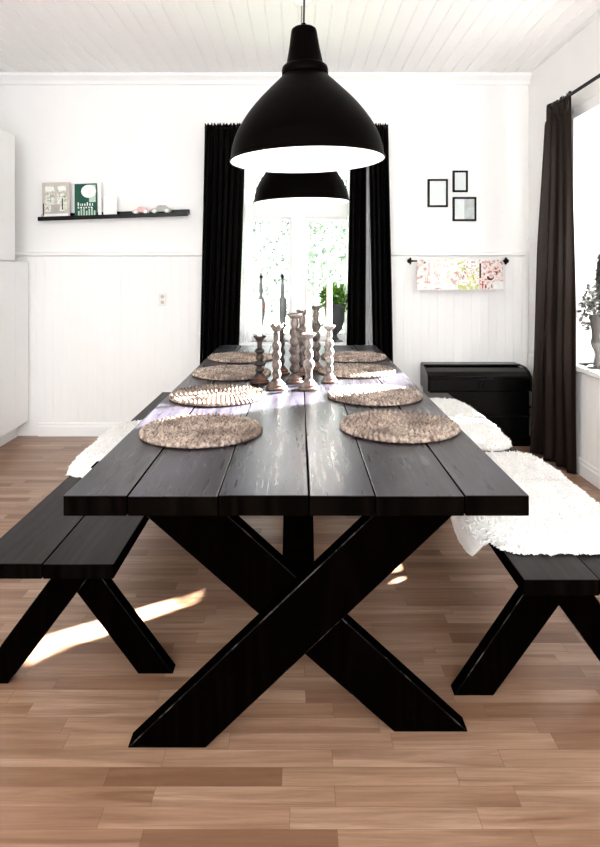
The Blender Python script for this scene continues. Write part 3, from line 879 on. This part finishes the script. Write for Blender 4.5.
def panel(name, px0, px1, h, label, cat, group, arts=(), th=0.010, lean=0.07, cover=None, dy=0.0):
    """flat thing leaning on the ledge; printed artwork is part of its cover mesh"""
    W = (px1-px0)*4.56/630
    e = empty(name, onled((px0+px1)/2, dy), label, cat, group, rot=(-lean, ang, 0))
    bm = box_bm = B(-W/2, W/2, -th, 0, 0, h)
    ms = [cover or P_['white']]
    for i, (mat, shp) in enumerate(arts):
        ms.append(P_[mat]); d = 0.0004*(i+1)
        for r_ in shp:
            if len(r_) == 4: box(bm, r_[0]*W, r_[1]*W, -th-d, -th+0.001, r_[2]*h, r_[3]*h, mi=i+1)
            else:
                pts = [(r_[0]*W+r_[2]*W*math.cos(2*PI*k/28), r_[1]*h+r_[3]*W*math.sin(2*PI*k/28)) for k in range(28)]
                prism(bm, pts, 'y', -th-d, -th+0.001, mi=i+1)
    obj('cover' if name == 'book' else 'sheet', bm, ms, e, world=False)
    if name == 'book':
        obj('pages', B(-W/2+0.001, W/2-0.002, 0.0002, 0.006, 0.001, h-0.002), M['paper'], e, world=False)
    return e
panel('book', 42.5, 70, 0.252, 'book with a photo of a sunlit window on its cover, leftmost on the ledge', 'book', 'books on the picture ledge', [
    ('pr_window', [(-.40, -.04, .16, .68), (.04, .40, .16, .68), (-.40, -.04, .72, .90), (.04, .40, .72, .90)]),
    ('white', [(-.37, -.07, .76, .88), (.08, .36, .76, .88), (-.42, .44, .02, .09)]),
    ('grey', [(-.18, .14, .16, .36), (-.22, .30, .11, .16)]), ('black', [(.22, .26, .20, .52), (-.47, -.43, .05, .4)])], cover=P_['beige'], dy=-0.008)
tx = []; xx = -.36
for i, wd in enumerate((.10, .05, .09, .09, .10, .10, .08)):     # the title is too small to read: stroke shapes
    tx.append((xx, xx+wd*.55, .31, .42 if i in (0, 4) else .385)); xx += wd+.02
xx = -.36
for wd in (.09, .11, .06, .10, .08, .10):
    tx.append((xx, xx+wd*.7, .235, .28)); xx += wd+.03
panel('book', 75, 97, 0.236, 'dark green book with a white balloon shape and white title on its cover', 'book', 'books on the picture ledge', [
    ('palegreen', [(.16, .46, .42, .96)]+[(-.35+i*.12, -.28+i*.12, .02, .16+.05*((i*7) % 3)) for i in range(7)]),
    ('white', [(.14, .76, .34, .30, 0)]+tx)], cover=P_['deepgreen'], dy=-0.008)
panel('book', 98.0, 101.5, 0.245, 'slim white book standing edge-on just right of the green book', 'book', 'books on the picture ledge', dy=-0.004)
panel('card', 103.5, 117, 0.140, 'small blank white card standing on the ledge, right of the books', 'card', None, [('blush', [(-.1, .25, .93, .96)])], th=0.003, dy=-0.012)
# toy cars
def toycar(px, Ln, H_, mat, wm, label):
    p = onled(px, -0.004)
    e = empty('toy_car', p, label, 'toy car', 'toy cars on the picture ledge', rot=(0, ang, 0))
    pts = [(-.5, .22), (-.5, .52), (-.40, .62), (-.24, .66), (-.12, .97), (.0, 1.0), (.22, .98), (.36, .68), (.46, .60), (.5, .45), (.5, .22)]
    bm = bmesh.new(); prism(bm, [(a*Ln, b*H_) for a, b in pts], 'y', -0.018, 0.018)
    bevel(obj('car_body', bm, mat, e, world=False), 0.004, 3)
    for wx in (-.29, .29):
        for s in (-1, 1):
            bm = bmesh.new()
            lathe(bm, [(H_*.10, -0.003), (H_*.24, -0.003), (H_*.26, -0.001), (H_*.26, 0.001), (H_*.24, 0.003), (H_*.10, 0.003)], seg=24)
            bmesh.ops.rotate(bm, verts=bm.verts, cent=(0, 0, 0), matrix=Matrix.Rotation(PI/2, 3, 'X'))
            bmesh.ops.translate(bm, verts=bm.verts, vec=(wx*Ln, s*0.0215, H_*.26))
            obj('wheel', bm, wm, e, True, world=False)
toycar(141, 0.122, 0.055, P_['pink'], P_['white'], 'small pale pink toy car on the ledge')
toycar(161, 0.152, 0.060, P_['grey'], P_['white'], 'small grey toy car at the right of the pink one')

# ------------------------------------------------------------------ picture frames
def pframe(x0, x1, ya, yb, label, half=False):
    Y = 4.60
    a, b = X(x0, Y), X(x1, Y); z1, z0 = 1.215+(270-ya)*Y/630, 1.215+(270-yb)*Y/630
    e = empty('framed_picture', ((a+b)/2, Y, z0), label, 'picture frame', 'small black picture frames')
    w_ = 0.0135
    bm = bmesh.new()
    for q in ((a, a+w_, z0, z1), (b-w_, b, z0, z1), (a+w_, b-w_, z0, z0+w_), (a+w_, b-w_, z1-w_, z1)):
        box(bm, q[0], q[1], Y, Y+0.0185, q[2], q[3])
    obj('border', bm, M['black_frame'], e)
    obj('picture', B(a+w_, b-w_, Y+0.008, Y+0.012, z0+w_, z1-w_), M['paper'], e)
    if half: obj('print', B(a+w_+(b-a)*.42, b-w_, Y+0.0074, Y+0.0079, z0+w_, z1-w_), M['paper_grey'], e)
    else:
        cx_ = (a+b)/2
        bm = bmesh.new(); box(bm, cx_-0.03, cx_+0.03, Y+0.0074, Y+0.0079, z0+w_+0.02, z1-w_-0.03)
        obj('print', bm, M['paper'], e)
    obj('glazing', B(a+w_, b-w_, Y+0.004, Y+0.006, z0+w_, z1-w_), M['glass'], e)
pframe(428, 448, 179, 207, 'black picture frame, tallest and leftmost of the three')
pframe(453, 468, 170.5, 192, 'smallest black picture frame, topmost of the three')
pframe(453, 476.5, 197, 221, 'nearly square black picture frame, lowest of the three', True)

# ------------------------------------------------------------------ rail with magazines
YR = 4.53
zr = 1.215+(270-261)*YR/630
e = empty('magazine_rail', (X(458, YR), YR, zr), 'black wall rail with knobbed ends holding magazines', 'rail')
bm = bmesh.new(); tube(bm, [(X(411, YR), YR, zr), (X(505, YR), YR, zr)], 0.0055, 12); obj('rod', bm, M['black_iron'], e, True)
for px, s in ((411, -1), (505, 1)):
    bm = bmesh.new()
    lathe(bm, smoothprof([(0.006, -0.012), (0.010, -0.004), (0.024, 0.002), (0.026, 0.008), (0.014, 0.014), (0.015, 0.020), (0.004, 0.028)], 3), seg=24)
    bmesh.ops.rotate(bm, verts=bm.verts, cent=(0, 0, 0), matrix=Matrix.Rotation(s*PI/2, 3, 'Y'))
    bmesh.ops.translate(bm, verts=bm.verts, vec=(X(px, YR), YR, zr))
    obj('knob', bm, M['black_iron'], e, True)
    bm = bmesh.new(); tube(bm, [(X(px, YR)-s*0.02, YR, zr), (X(px, YR)-s*0.02, YB-0.014, zr)], 0.006, 10)
    obj('bracket', bm, M['black_iron'], e, True)
def magazine(px0, px1, hb, label, arts, basem, zoff=0.0):
    a, b = X(px0, YR), X(px1, YR)
    W = b-a
    m = empty('magazine', ((a+b)/2, YR, zr), label, 'magazine', 'magazines hanging over the wall rail')
    ro = 0.0085+zoff
    sec = [(-ro-0.006, -hb)]+[(-ro*math.cos(q)-0.0015*(1-abs(math.sin(q))), ro*math.sin(q)) for q in [k*PI/10 for k in range(11)]]+[(ro+0.008, -hb+0.006)]
    outer = [(y, z) for y, z in sec]
    inner = [(y*0.72 if abs(z) < ro*1.2 and z >= 0 else y-math.copysign(0.0022, y), z*0.78 if z > 0 else z) for y, z in sec]
    bm = bmesh.new(); prism(bm, outer+inner[::-1], 'x', -W/2, W/2)
    ms = [P_[basem]]
    for nm, mat, shp, lay in arts:
        ms.append(P_[mat]); mi = len(ms)-1
        for s in shp:
            # positions as fractions of width and drop; the cover slopes out by 6 mm over its drop
            def yy(fz): return -ro-0.006*fz-0.0004-lay*0.0003-(0.0010 if fz < 0.1 else 0)
            if len(s) == 4:
                x0, x1, f0, f1 = s
                v = [(-W/2+W*x0, yy(f0), -hb*f0), (-W/2+W*x1, yy(f0), -hb*f0), (-W/2+W*x1, yy(f1), -hb*f1), (-W/2+W*x0, yy(f1), -hb*f1)]
            else:
                cx_, cf, rx, rf, _ = s
                v = [(-W/2+W*(cx_+rx*math.cos(2*PI*k/20)), yy(cf+rf*math.sin(2*PI*k/20)), -hb*(cf+rf*math.sin(2*PI*k/20))) for k in range(20)]
            A_ = [bm.verts.new(q) for q in v]; C_ = [bm.verts.new((q[0], q[1]+0.0005, q[2])) for q in v]
            fs = [bm.faces.new(A_), bm.faces.new(C_[::-1])]
            for k in range(len(v)): fs.append(bm.faces.new((A_[k], C_[k], C_[(k+1) % len(v)], A_[(k+1) % len(v)])))
            for f in fs: f.material_index = mi
    obj('cover', bm, ms, m, world=False)
rn = random.Random(5)
magazine(417, 457.3, 0.208, 'white magazine with a large pale pink oval on its cover, leftmost on the rail',
         [('cover_oval', 'blush', [(.50, .42, .18, .40, 0)], 0), ('oval_inside', 'white', [(.50, .40, .13, .32, 0)], 1),
          ('cover_dots', 'pink', [(.42+.13*rn.random(), .2+.45*rn.random(), .018, .035, 0) for _ in range(9)]+[(.27, .31, .05, .45)], 2),
          ('cover_tint', 'yellow', [(.02, .09, .03, .12), (.82, .90, .08, .22)], 1), ('cover_marks', 'teal', [(.16, .21, .02, .09), (.06, .08, .2, .3)], 2)], 'pr_oval')
magazine(457.6, 478.6, 0.206, 'magazine with yellow-green plants on its cover, middle one on the rail',
         [('cover_plants', 'lime', [(.08+.8*rn.random(), .62+.33*rn.random(), .09, .07, 0) for _ in range(14)]+[(.72, .55, .16, .14, 0)], 0),
          ('cover_flowers', 'yellow', [(.5+.4*rn.random(), .35+.4*rn.random(), .05, .05, 0) for _ in range(8)], 1),
          ('cover_marks', 'blue', [(.62, .80, .02, .14), (.05, .13, .5, .58), (.20, .27, .56, .64)], 1),
          ('cover_berries', 'pink', [(.04+.25*rn.random(), .40+.2*rn.random(), .035, .03, 0) for _ in range(7)], 2)], 'pr_plants')
magazine(479, 502.5, 0.205, 'magazine with red and peach picture squares on its cover, rightmost on the rail',
         [('cover_picture', 'blush', [(.08, .42, .22, .60)], 0), ('cover_stripes', 'pink', [(.62, .97, .33, .60), (.60, .8, .62, .70)], 0),
          ('cover_dark', 'black', [(.0, .07, .08, .60), (.62, .66, .02, .16), (.90, .94, .02, .18), (.24, .29, .82, .96), (.50, .54, .84, .94)], 1),
          ('cover_ring', 'black', [(.46, .56, .15, .12, 0)], 1), ('ring_inside', 'pink', [(.49, .53, .10, .08, 0)], 2),
          ('cover_red', 'red', [(.04, .20, .80, .84), (.10, .16, .70, .96), (.64, .92, .17, .21), (.42, .46, .03, .20)], 2),
          ('cover_grey', 'grey', [(.10, .40, .04, .17), (.46, .60, .06, .20)], 1), ('cover_text', 'white', [(.60, 1.0, .72, .98)], 1)], 'pr_squares')

# ------------------------------------------------------------------ wall socket
YS = YB-0.0135
e = empty('wall_socket', (X(162.5, 4.6), YS, 1.0), 'small white wall socket on the panelling under the picture ledge', 'socket')
sx = X(162.5, 4.6)
bevel(obj('socket_plate', B(sx-0.028, sx+0.028, YS-0.010, YS, 0.955, 1.045), M['plastic_white'], e), 0.003)
bm = bmesh.new()
for dz in (-0.02, 0.02):
    b2 = bmesh.new(); 
    pts = [(sx+0.013*math.cos(2*PI*k/24), 1.0+dz+0.013*math.sin(2*PI*k/24)) for k in range(24)]
    b2.free(); prism(bm, pts, 'y', YS-0.0115, YS-0.0101)
obj('socket_face', bm, P_['beige'], e)

# ------------------------------------------------------------------ black chest
CX0, CX1, CY0, CY1 = 0.893, 1.606, 4.335, 4.590
e = empty('chest', ((CX0+CX1)/2, (CY0+CY1)/2, 0), 'black painted wooden chest with a sloped lid, against the back wall', 'chest')
bm = bmesh.new(); box(bm, CX0+0.012, CX1-0.012, CY0+0.012, CY1-0.012, 0.03, 0.378)
bevel(obj('body', bm, M['black_paint'], e), 0.004)
bm = bmesh.new(); box(bm, CX0, CX1, CY0, CY1, 0.0005, 0.07)
bevel(obj('plinth', bm, M['black_paint'], e), 0.005)
bm = bmesh.new()
prism(bm, [(CY0+0.011, 0.195), (CY0+0.002, 0.198), (CY0-0.004, 0.205), (CY0-0.004, 0.213), (CY0+0.011, 0.218)], 'x', CX0+0.010, CX1-0.010)
worn_highlight(obj('moulding', bm, M['black_paint'], e), 0.0015)  # pale flecks on the edges are a painted highlight
lidp = [(CY0+0.004, 0.379), (CY0, 0.385), (CY0, 0.470), (CY0+0.006, 0.482), (CY0+0.05, 0.508), (CY0+0.11, 0.526), (CY0+0.16, 0.530), (CY1, 0.530), (CY1, 0.379)]
bm = bmesh.new(); prism(bm, lidp, 'x', CX0+0.010, CX1-0.010)
lid = bevel(obj('lid', bm, M['black_paint'], e), 0.004)
for xa, xb in ((CX0-0.004, CX0+0.0095), (CX1-0.0095, CX1+0.004)):
    bm = bmesh.new(); prism(bm, [(y+(0.004 if y > 4.5 else -0.004), z+(0.004 if z > 0.39 else 0)) for y, z in lidp], 'x', xa, xb)
    bevel(obj('end_moulding', bm, M['black_paint'], lid), 0.003)
bevel(obj('top_board', B(CX0+0.0, CX1-0.03, CY0+0.135, CY1-0.002, 0.5345, 0.546), M['black_paint'], lid), 0.003)
bm = bmesh.new(); prism(bm, [(CY0-0.0045, 0.462), (CY0-0.010, 0.466), (CY0-0.010, 0.474), (CY0-0.003, 0.482), (CY0+0.0, 0.482), (CY0-0.0005, 0.462)], 'x', CX0+0.012, CX1-0.012)
worn_highlight(obj('lid_edge', bm, M['black_paint'], lid), 0.002)  # lid edge highlight likewise put into the colour
lx = X(482, CY0)
bm = bmesh.new(); box(bm, lx-0.022, lx+0.022, CY0-0.0045, CY0-0.0005, 0.398, 0.455); box(bm, lx-0.010, lx+0.010, CY0-0.012, CY0-0.004, 0.395, 0.440)
bevel(obj('lock_plate', bm, M['black_iron'], e), 0.002)
for hx in (CX0-0.005, CX1+0.005):
    s = -1 if hx < 1.2 else 1
    bm = bmesh.new()
    b0 = hx-s*(-0.0) - s*0.0
    tube(bm, [(CX0+0.012 if s < 0 else CX1-0.012, CY0+0.07, 0.26), (hx+s*0.018, CY0+0.08, 0.25), (hx+s*0.018, CY0+0.175, 0.25), (CX0+0.012 if s < 0 else CX1-0.012, CY0+0.185, 0.26)], 0.006, 8)
    obj('handle', bm, M['black_iron'], e, True)

# ------------------------------------------------------------------ things on the window sills
def leafball(bm, c, rad, n, size, rnd, squash=1.0):
    for _ in range(n):
        while True:
            p = Vector((rnd.uniform(-1, 1), rnd.uniform(-1, 1), rnd.uniform(-1, 1)))
            if 0.1 < p.length < 1: break
        p = Vector((p.x*rad[0], p.y*rad[1], p.z*rad[2]))+Vector(c)
        s = size*rnd.uniform(0.6, 1.3)
        R_ = Matrix.Rotation(rnd.uniform(0, 2*PI), 3, 'Z') @ Matrix.Rotation(rnd.uniform(-1.2, 1.2), 3, 'X') @ Matrix.Rotation(rnd.uniform(-1, 1), 3, 'Y')
        pts = [(0, -1, 0), (0.55, -0.25, 0.12), (0.42, 0.5, 0.1), (0, 1, -0.08), (-0.42, 0.5, 0.1), (-0.55, -0.25, 0.12)]
        vs = [bm.verts.new(p+R_ @ (Vector(q)*s*0.5)) for q in pts]
        bm.faces.new((vs[0], vs[1], vs[2], vs[3])); bm.faces.new((vs[0], vs[3], vs[4], vs[5]))
rnd = random.Random(11)
YW = 4.625
px_ = X(335.0, YW); zs = WZ0+0.001
e = empty('potted_plant', (px_, YW, zs), 'bright green leafy plant in a dark footed pot on the back windowsill', 'plant')
bm = bmesh.new()
lathe(bm, smoothprof([(0.055, 0.0), (0.055, 0.006), (0.035, 0.014), (0.016, 0.035), (0.018, 0.055), (0.040, 0.075), (0.062, 0.12), (0.078, 0.20), (0.087, 0.26), (0.092, 0.268), (0.092, 0.275)], 3)+[(0.084, 0.275), (0.078, 0.25)], seg=48)
obj('pot', bm, M['pot_dark'], e, True, world=False)
bm = bmesh.new(); lathe(bm, [(0.002, 0.2505), (0.077, 0.2505), (0.076, 0.256), (0.002, 0.258)], seg=32); obj('soil', bm, M['soil'], e, world=False)
bm = bmesh.new()
leafball(bm, (0, 0, 0.345), (0.115, 0.10, 0.085), 330, 0.036, rnd)
leafball(bm, (-0.085, -0.02, 0.29), (0.04, 0.05, 0.06), 60, 0.032, rnd)
leafball(bm, (0.06, -0.05, 0.26), (0.05, 0.04, 0.05), 60, 0.03, rnd)
obj('foliage', bm, M['leaf_house'], e, world=False)
bm = bmesh.new()
for _ in range(16):
    a = rnd.uniform(0, 2*PI); r_ = rnd.uniform(0.03, 0.09)
    tube(bm, [(0.02*math.cos(a), 0.02*math.sin(a), 0.255), (r_*.6*math.cos(a), r_*.6*math.sin(a), 0.32), (r_*math.cos(a), r_*math.sin(a), 0.36)], 0.0013, 5)
obj('stem', bm, M['leaf_house'], e, world=False)
def spindle(px, H, label, band):
    x = X(px, YW)
    e = empty('spindle_ornament', (x, YW, zs), label, 'ornament', 'tall turned ornaments on the back windowsill')
    bm = bmesh.new()
    lathe(bm, smoothprof([(0.042, 0.0), (0.042, 0.006), (0.020, 0.016), (0.010, 0.035), (0.018, 0.048), (0.010, 0.060)], 3), seg=32)
    obj('foot', bm, M['spindle'], e, True, world=False)
    bm = bmesh.new()
    lathe(bm, smoothprof([(0.010, 0.060), (0.012, 0.09), (0.020, 0.15), (0.031, 0.22), (0.033, 0.27), (0.028, 0.305), (0.016, 0.325), (0.013, 0.345), (0.016, 0.37), (0.014, 0.41), (0.010, 0.445), (0.013, 0.452), (0.008, 0.46)], 3), seg=32)
    obj('shaft', bm, M['spindle'], e, True, world=False)
    bm = bmesh.new()
    lathe(bm, smoothprof([(0.007, 0.46), (0.012, 0.470), (0.012, 0.480), (0.006, 0.490), (0.002, 0.50)], 3), seg=24)
    obj('tip', bm, M['black_iron'], e, True, world=False)
    if band:
        bm = bmesh.new(); lathe(bm, [(0.0318, 0.235), (0.0345, 0.24), (0.0345, 0.265), (0.0335, 0.268)], seg=32, cap0=False, cap1=False)
        o = obj('band', bm, M['copper'], e, True, world=False); o['label'] = 'reddish band'
spindle(261.0, 0.5, 'tall slender grey spindle ornament with a reddish band, left one on the sill', True)
spindle(282.5, 0.5, 'tall slender plain grey spindle ornament, right one on the sill', False)
# vase with grey foliage on the right sill
vx, vy, vz = 1.735, 3.63, RZ0+0.001
e = empty('vase_of_foliage', (vx, vy, vz), 'grey vase with a plant on the right windowsill, thickened out of view to block sun', 'plant')
bm = bmesh.new(); lathe(bm, [(0.03, 0.0), (0.062, 0.002), (0.066, 0.007), (0.064, 0.009), (0.03, 0.005)], seg=40); obj('saucer', bm, M['pot_grey'], e, True, world=False)
bm = bmesh.new()
lathe(bm, smoothprof([(0.032, 0.0065), (0.034, 0.012), (0.025, 0.05), (0.023, 0.085), (0.040, 0.12), (0.047, 0.145), (0.043, 0.165), (0.040, 0.19), (0.046, 0.24), (0.053, 0.29), (0.055, 0.31)], 3)+[(0.048, 0.31), (0.044, 0.28)], seg=40)
obj('vase', bm, M['pot_grey'], e, True, world=False)
bm = bmesh.new()
leafball(bm, (0.0, 0.0, 0.40), (0.075, 0.15, 0.12), 330, 0.034, rnd)
leafball(bm, (-0.02, 0.11, 0.30), (0.05, 0.07, 0.11), 70, 0.032, rnd)
leafball(bm, (0.02, -0.17, 0.47), (0.07, 0.17, 0.21), 2600, 0.045, rnd)  # leaves from here down added, mostly out of view, to block sun
leafball(bm, (0.02, -0.24, 0.64), (0.06, 0.12, 0.14), 1300, 0.045, rnd)
leafball(bm, (0.02, -0.09, 0.50), (0.06, 0.10, 0.14), 900, 0.04, rnd)
leafball(bm, (0.02, -0.25, 0.22), (0.05, 0.09, 0.16), 900, 0.045, rnd)
leafball(bm, (0.01, -0.14, 0.60), (0.06, 0.12, 0.13), 1500, 0.045, rnd)
obj('foliage', bm, M['leaf_grey'], e, world=False)
bm = bmesh.new()
for _ in range(18):
    a = rnd.uniform(0, 2*PI); r_ = rnd.uniform(0.04, 0.10)
    tube(bm, [(0.01*math.cos(a), 0.01*math.sin(a), 0.285), (r_*.4*math.cos(a), r_*.9*math.sin(a), 0.37), (r_*.6*math.cos(a), r_*1.3*math.sin(a), 0.44)], 0.0015, 5)
obj('stem', bm, M['leaf_grey'], e, world=False)

# ------------------------------------------------------------------ garden behind the back window
bm = bmesh.new(); box(bm, -12, 5, 6.0, 30, -0.9, -0.8)
tag(struct('garden_ground', bm, M['grass']), None)
def tree(x, y, hgt, crown, n, leaf, label, trunk=0.09, mat='leaf_tree', zc=2.6):
    e = empty('tree', (x, y, -0.8), label, 'tree', 'trees in the garden behind the back window')
    bm = bmesh.new()
    tube(bm, [(0, 0, 0), (0.03, 0, hgt*.3), (-0.02, 0, hgt*.6), (0.04, 0, hgt)], [trunk, trunk*.8, trunk*.6, trunk*.25], 10)
    obj('trunk', bm, M['bark'], e, True, world=False)
    for k in range(9):
        a = rnd.uniform(0, 2*PI); z = hgt*rnd.uniform(.25, .8); l_ = crown[0]*rnd.uniform(.6, 1)
        bm = bmesh.new(); tube(bm, [(0, 0, z), (l_*.5*math.cos(a), l_*.5*math.sin(a), z+l_*.4), (l_*math.cos(a), l_*math.sin(a), z+l_*.9)], [trunk*.35, trunk*.22, trunk*.08], 6)
        obj('branch', bm, M['bark'], e, True, world=False)
    bm = bmesh.new(); leafball(bm, (0, 0, zc), crown, n, leaf, rnd)
    obj('foliage', bm, M[mat], e, world=False)
tree(-0.55, 8.6, 4.6, (0.75, 0.7, 1.5), 900, 0.07, 'pale thin birch seen through the left window pane', 0.035, 'leaf_pale', 2.3)
tree(0.60, 8.2, 4.6, (0.62, 0.6, 1.6), 1500, 0.075, 'leafy green tree close behind the right window pane', 0.045, 'leaf_tree', 2.3)
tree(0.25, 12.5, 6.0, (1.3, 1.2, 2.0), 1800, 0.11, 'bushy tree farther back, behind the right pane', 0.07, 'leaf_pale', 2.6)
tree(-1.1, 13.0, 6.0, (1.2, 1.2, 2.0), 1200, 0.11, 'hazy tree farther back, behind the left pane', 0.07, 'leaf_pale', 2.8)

# ------------------------------------------------------------------ light
wd = bpy.data.worlds.new('World'); SC.world = wd; wd.use_nodes = True
nt = wd.node_tree; nt.nodes.clear()
bg = nt.nodes.new('ShaderNodeBackground'); bg.inputs[0].default_value = (0.95, 0.98, 1.0, 1); bg.inputs[1].default_value = 2.1
wo = nt.nodes.new('ShaderNodeOutputWorld'); nt.links.new(bg.outputs[0], wo.inputs[0])
sd = bpy.data.lights.new('sun', 'SUN'); sd.energy = 110.0; sd.angle = math.radians(0.8); sd.color = (1.0, 0.975, 0.94)
so = bpy.data.objects.new('sun', sd); COL.objects.link(so)
el = math.radians(24)
dv = Vector((-0.845*math.cos(el), -0.535*math.cos(el), -math.sin(el)))
so.rotation_euler = dv.to_track_quat('-Z', 'Y').to_euler(); so.location = (6, 7, 5)

# ------------------------------------------------------------------ camera
cd = bpy.data.cameras.new('camera'); co = bpy.data.objects.new('camera', cd); COL.objects.link(co)
cd.sensor_fit = 'VERTICAL'; cd.sensor_height = 36; cd.lens = 36*630/847
cd.shift_y = -(423.5-270)/847; cd.shift_x = (300-298.3)/847
cd.clip_start = 0.02
co.location = (0, 0, 1.215); co.rotation_euler = (PI/2, 0, 0)
SC.camera = co
SC.view_settings.view_transform = 'Standard'; SC.view_settings.look = 'None'
SC.view_settings.exposure = 1.60; SC.view_settings.gamma = 1.0; SC.view_settings.use_curve_mapping = False
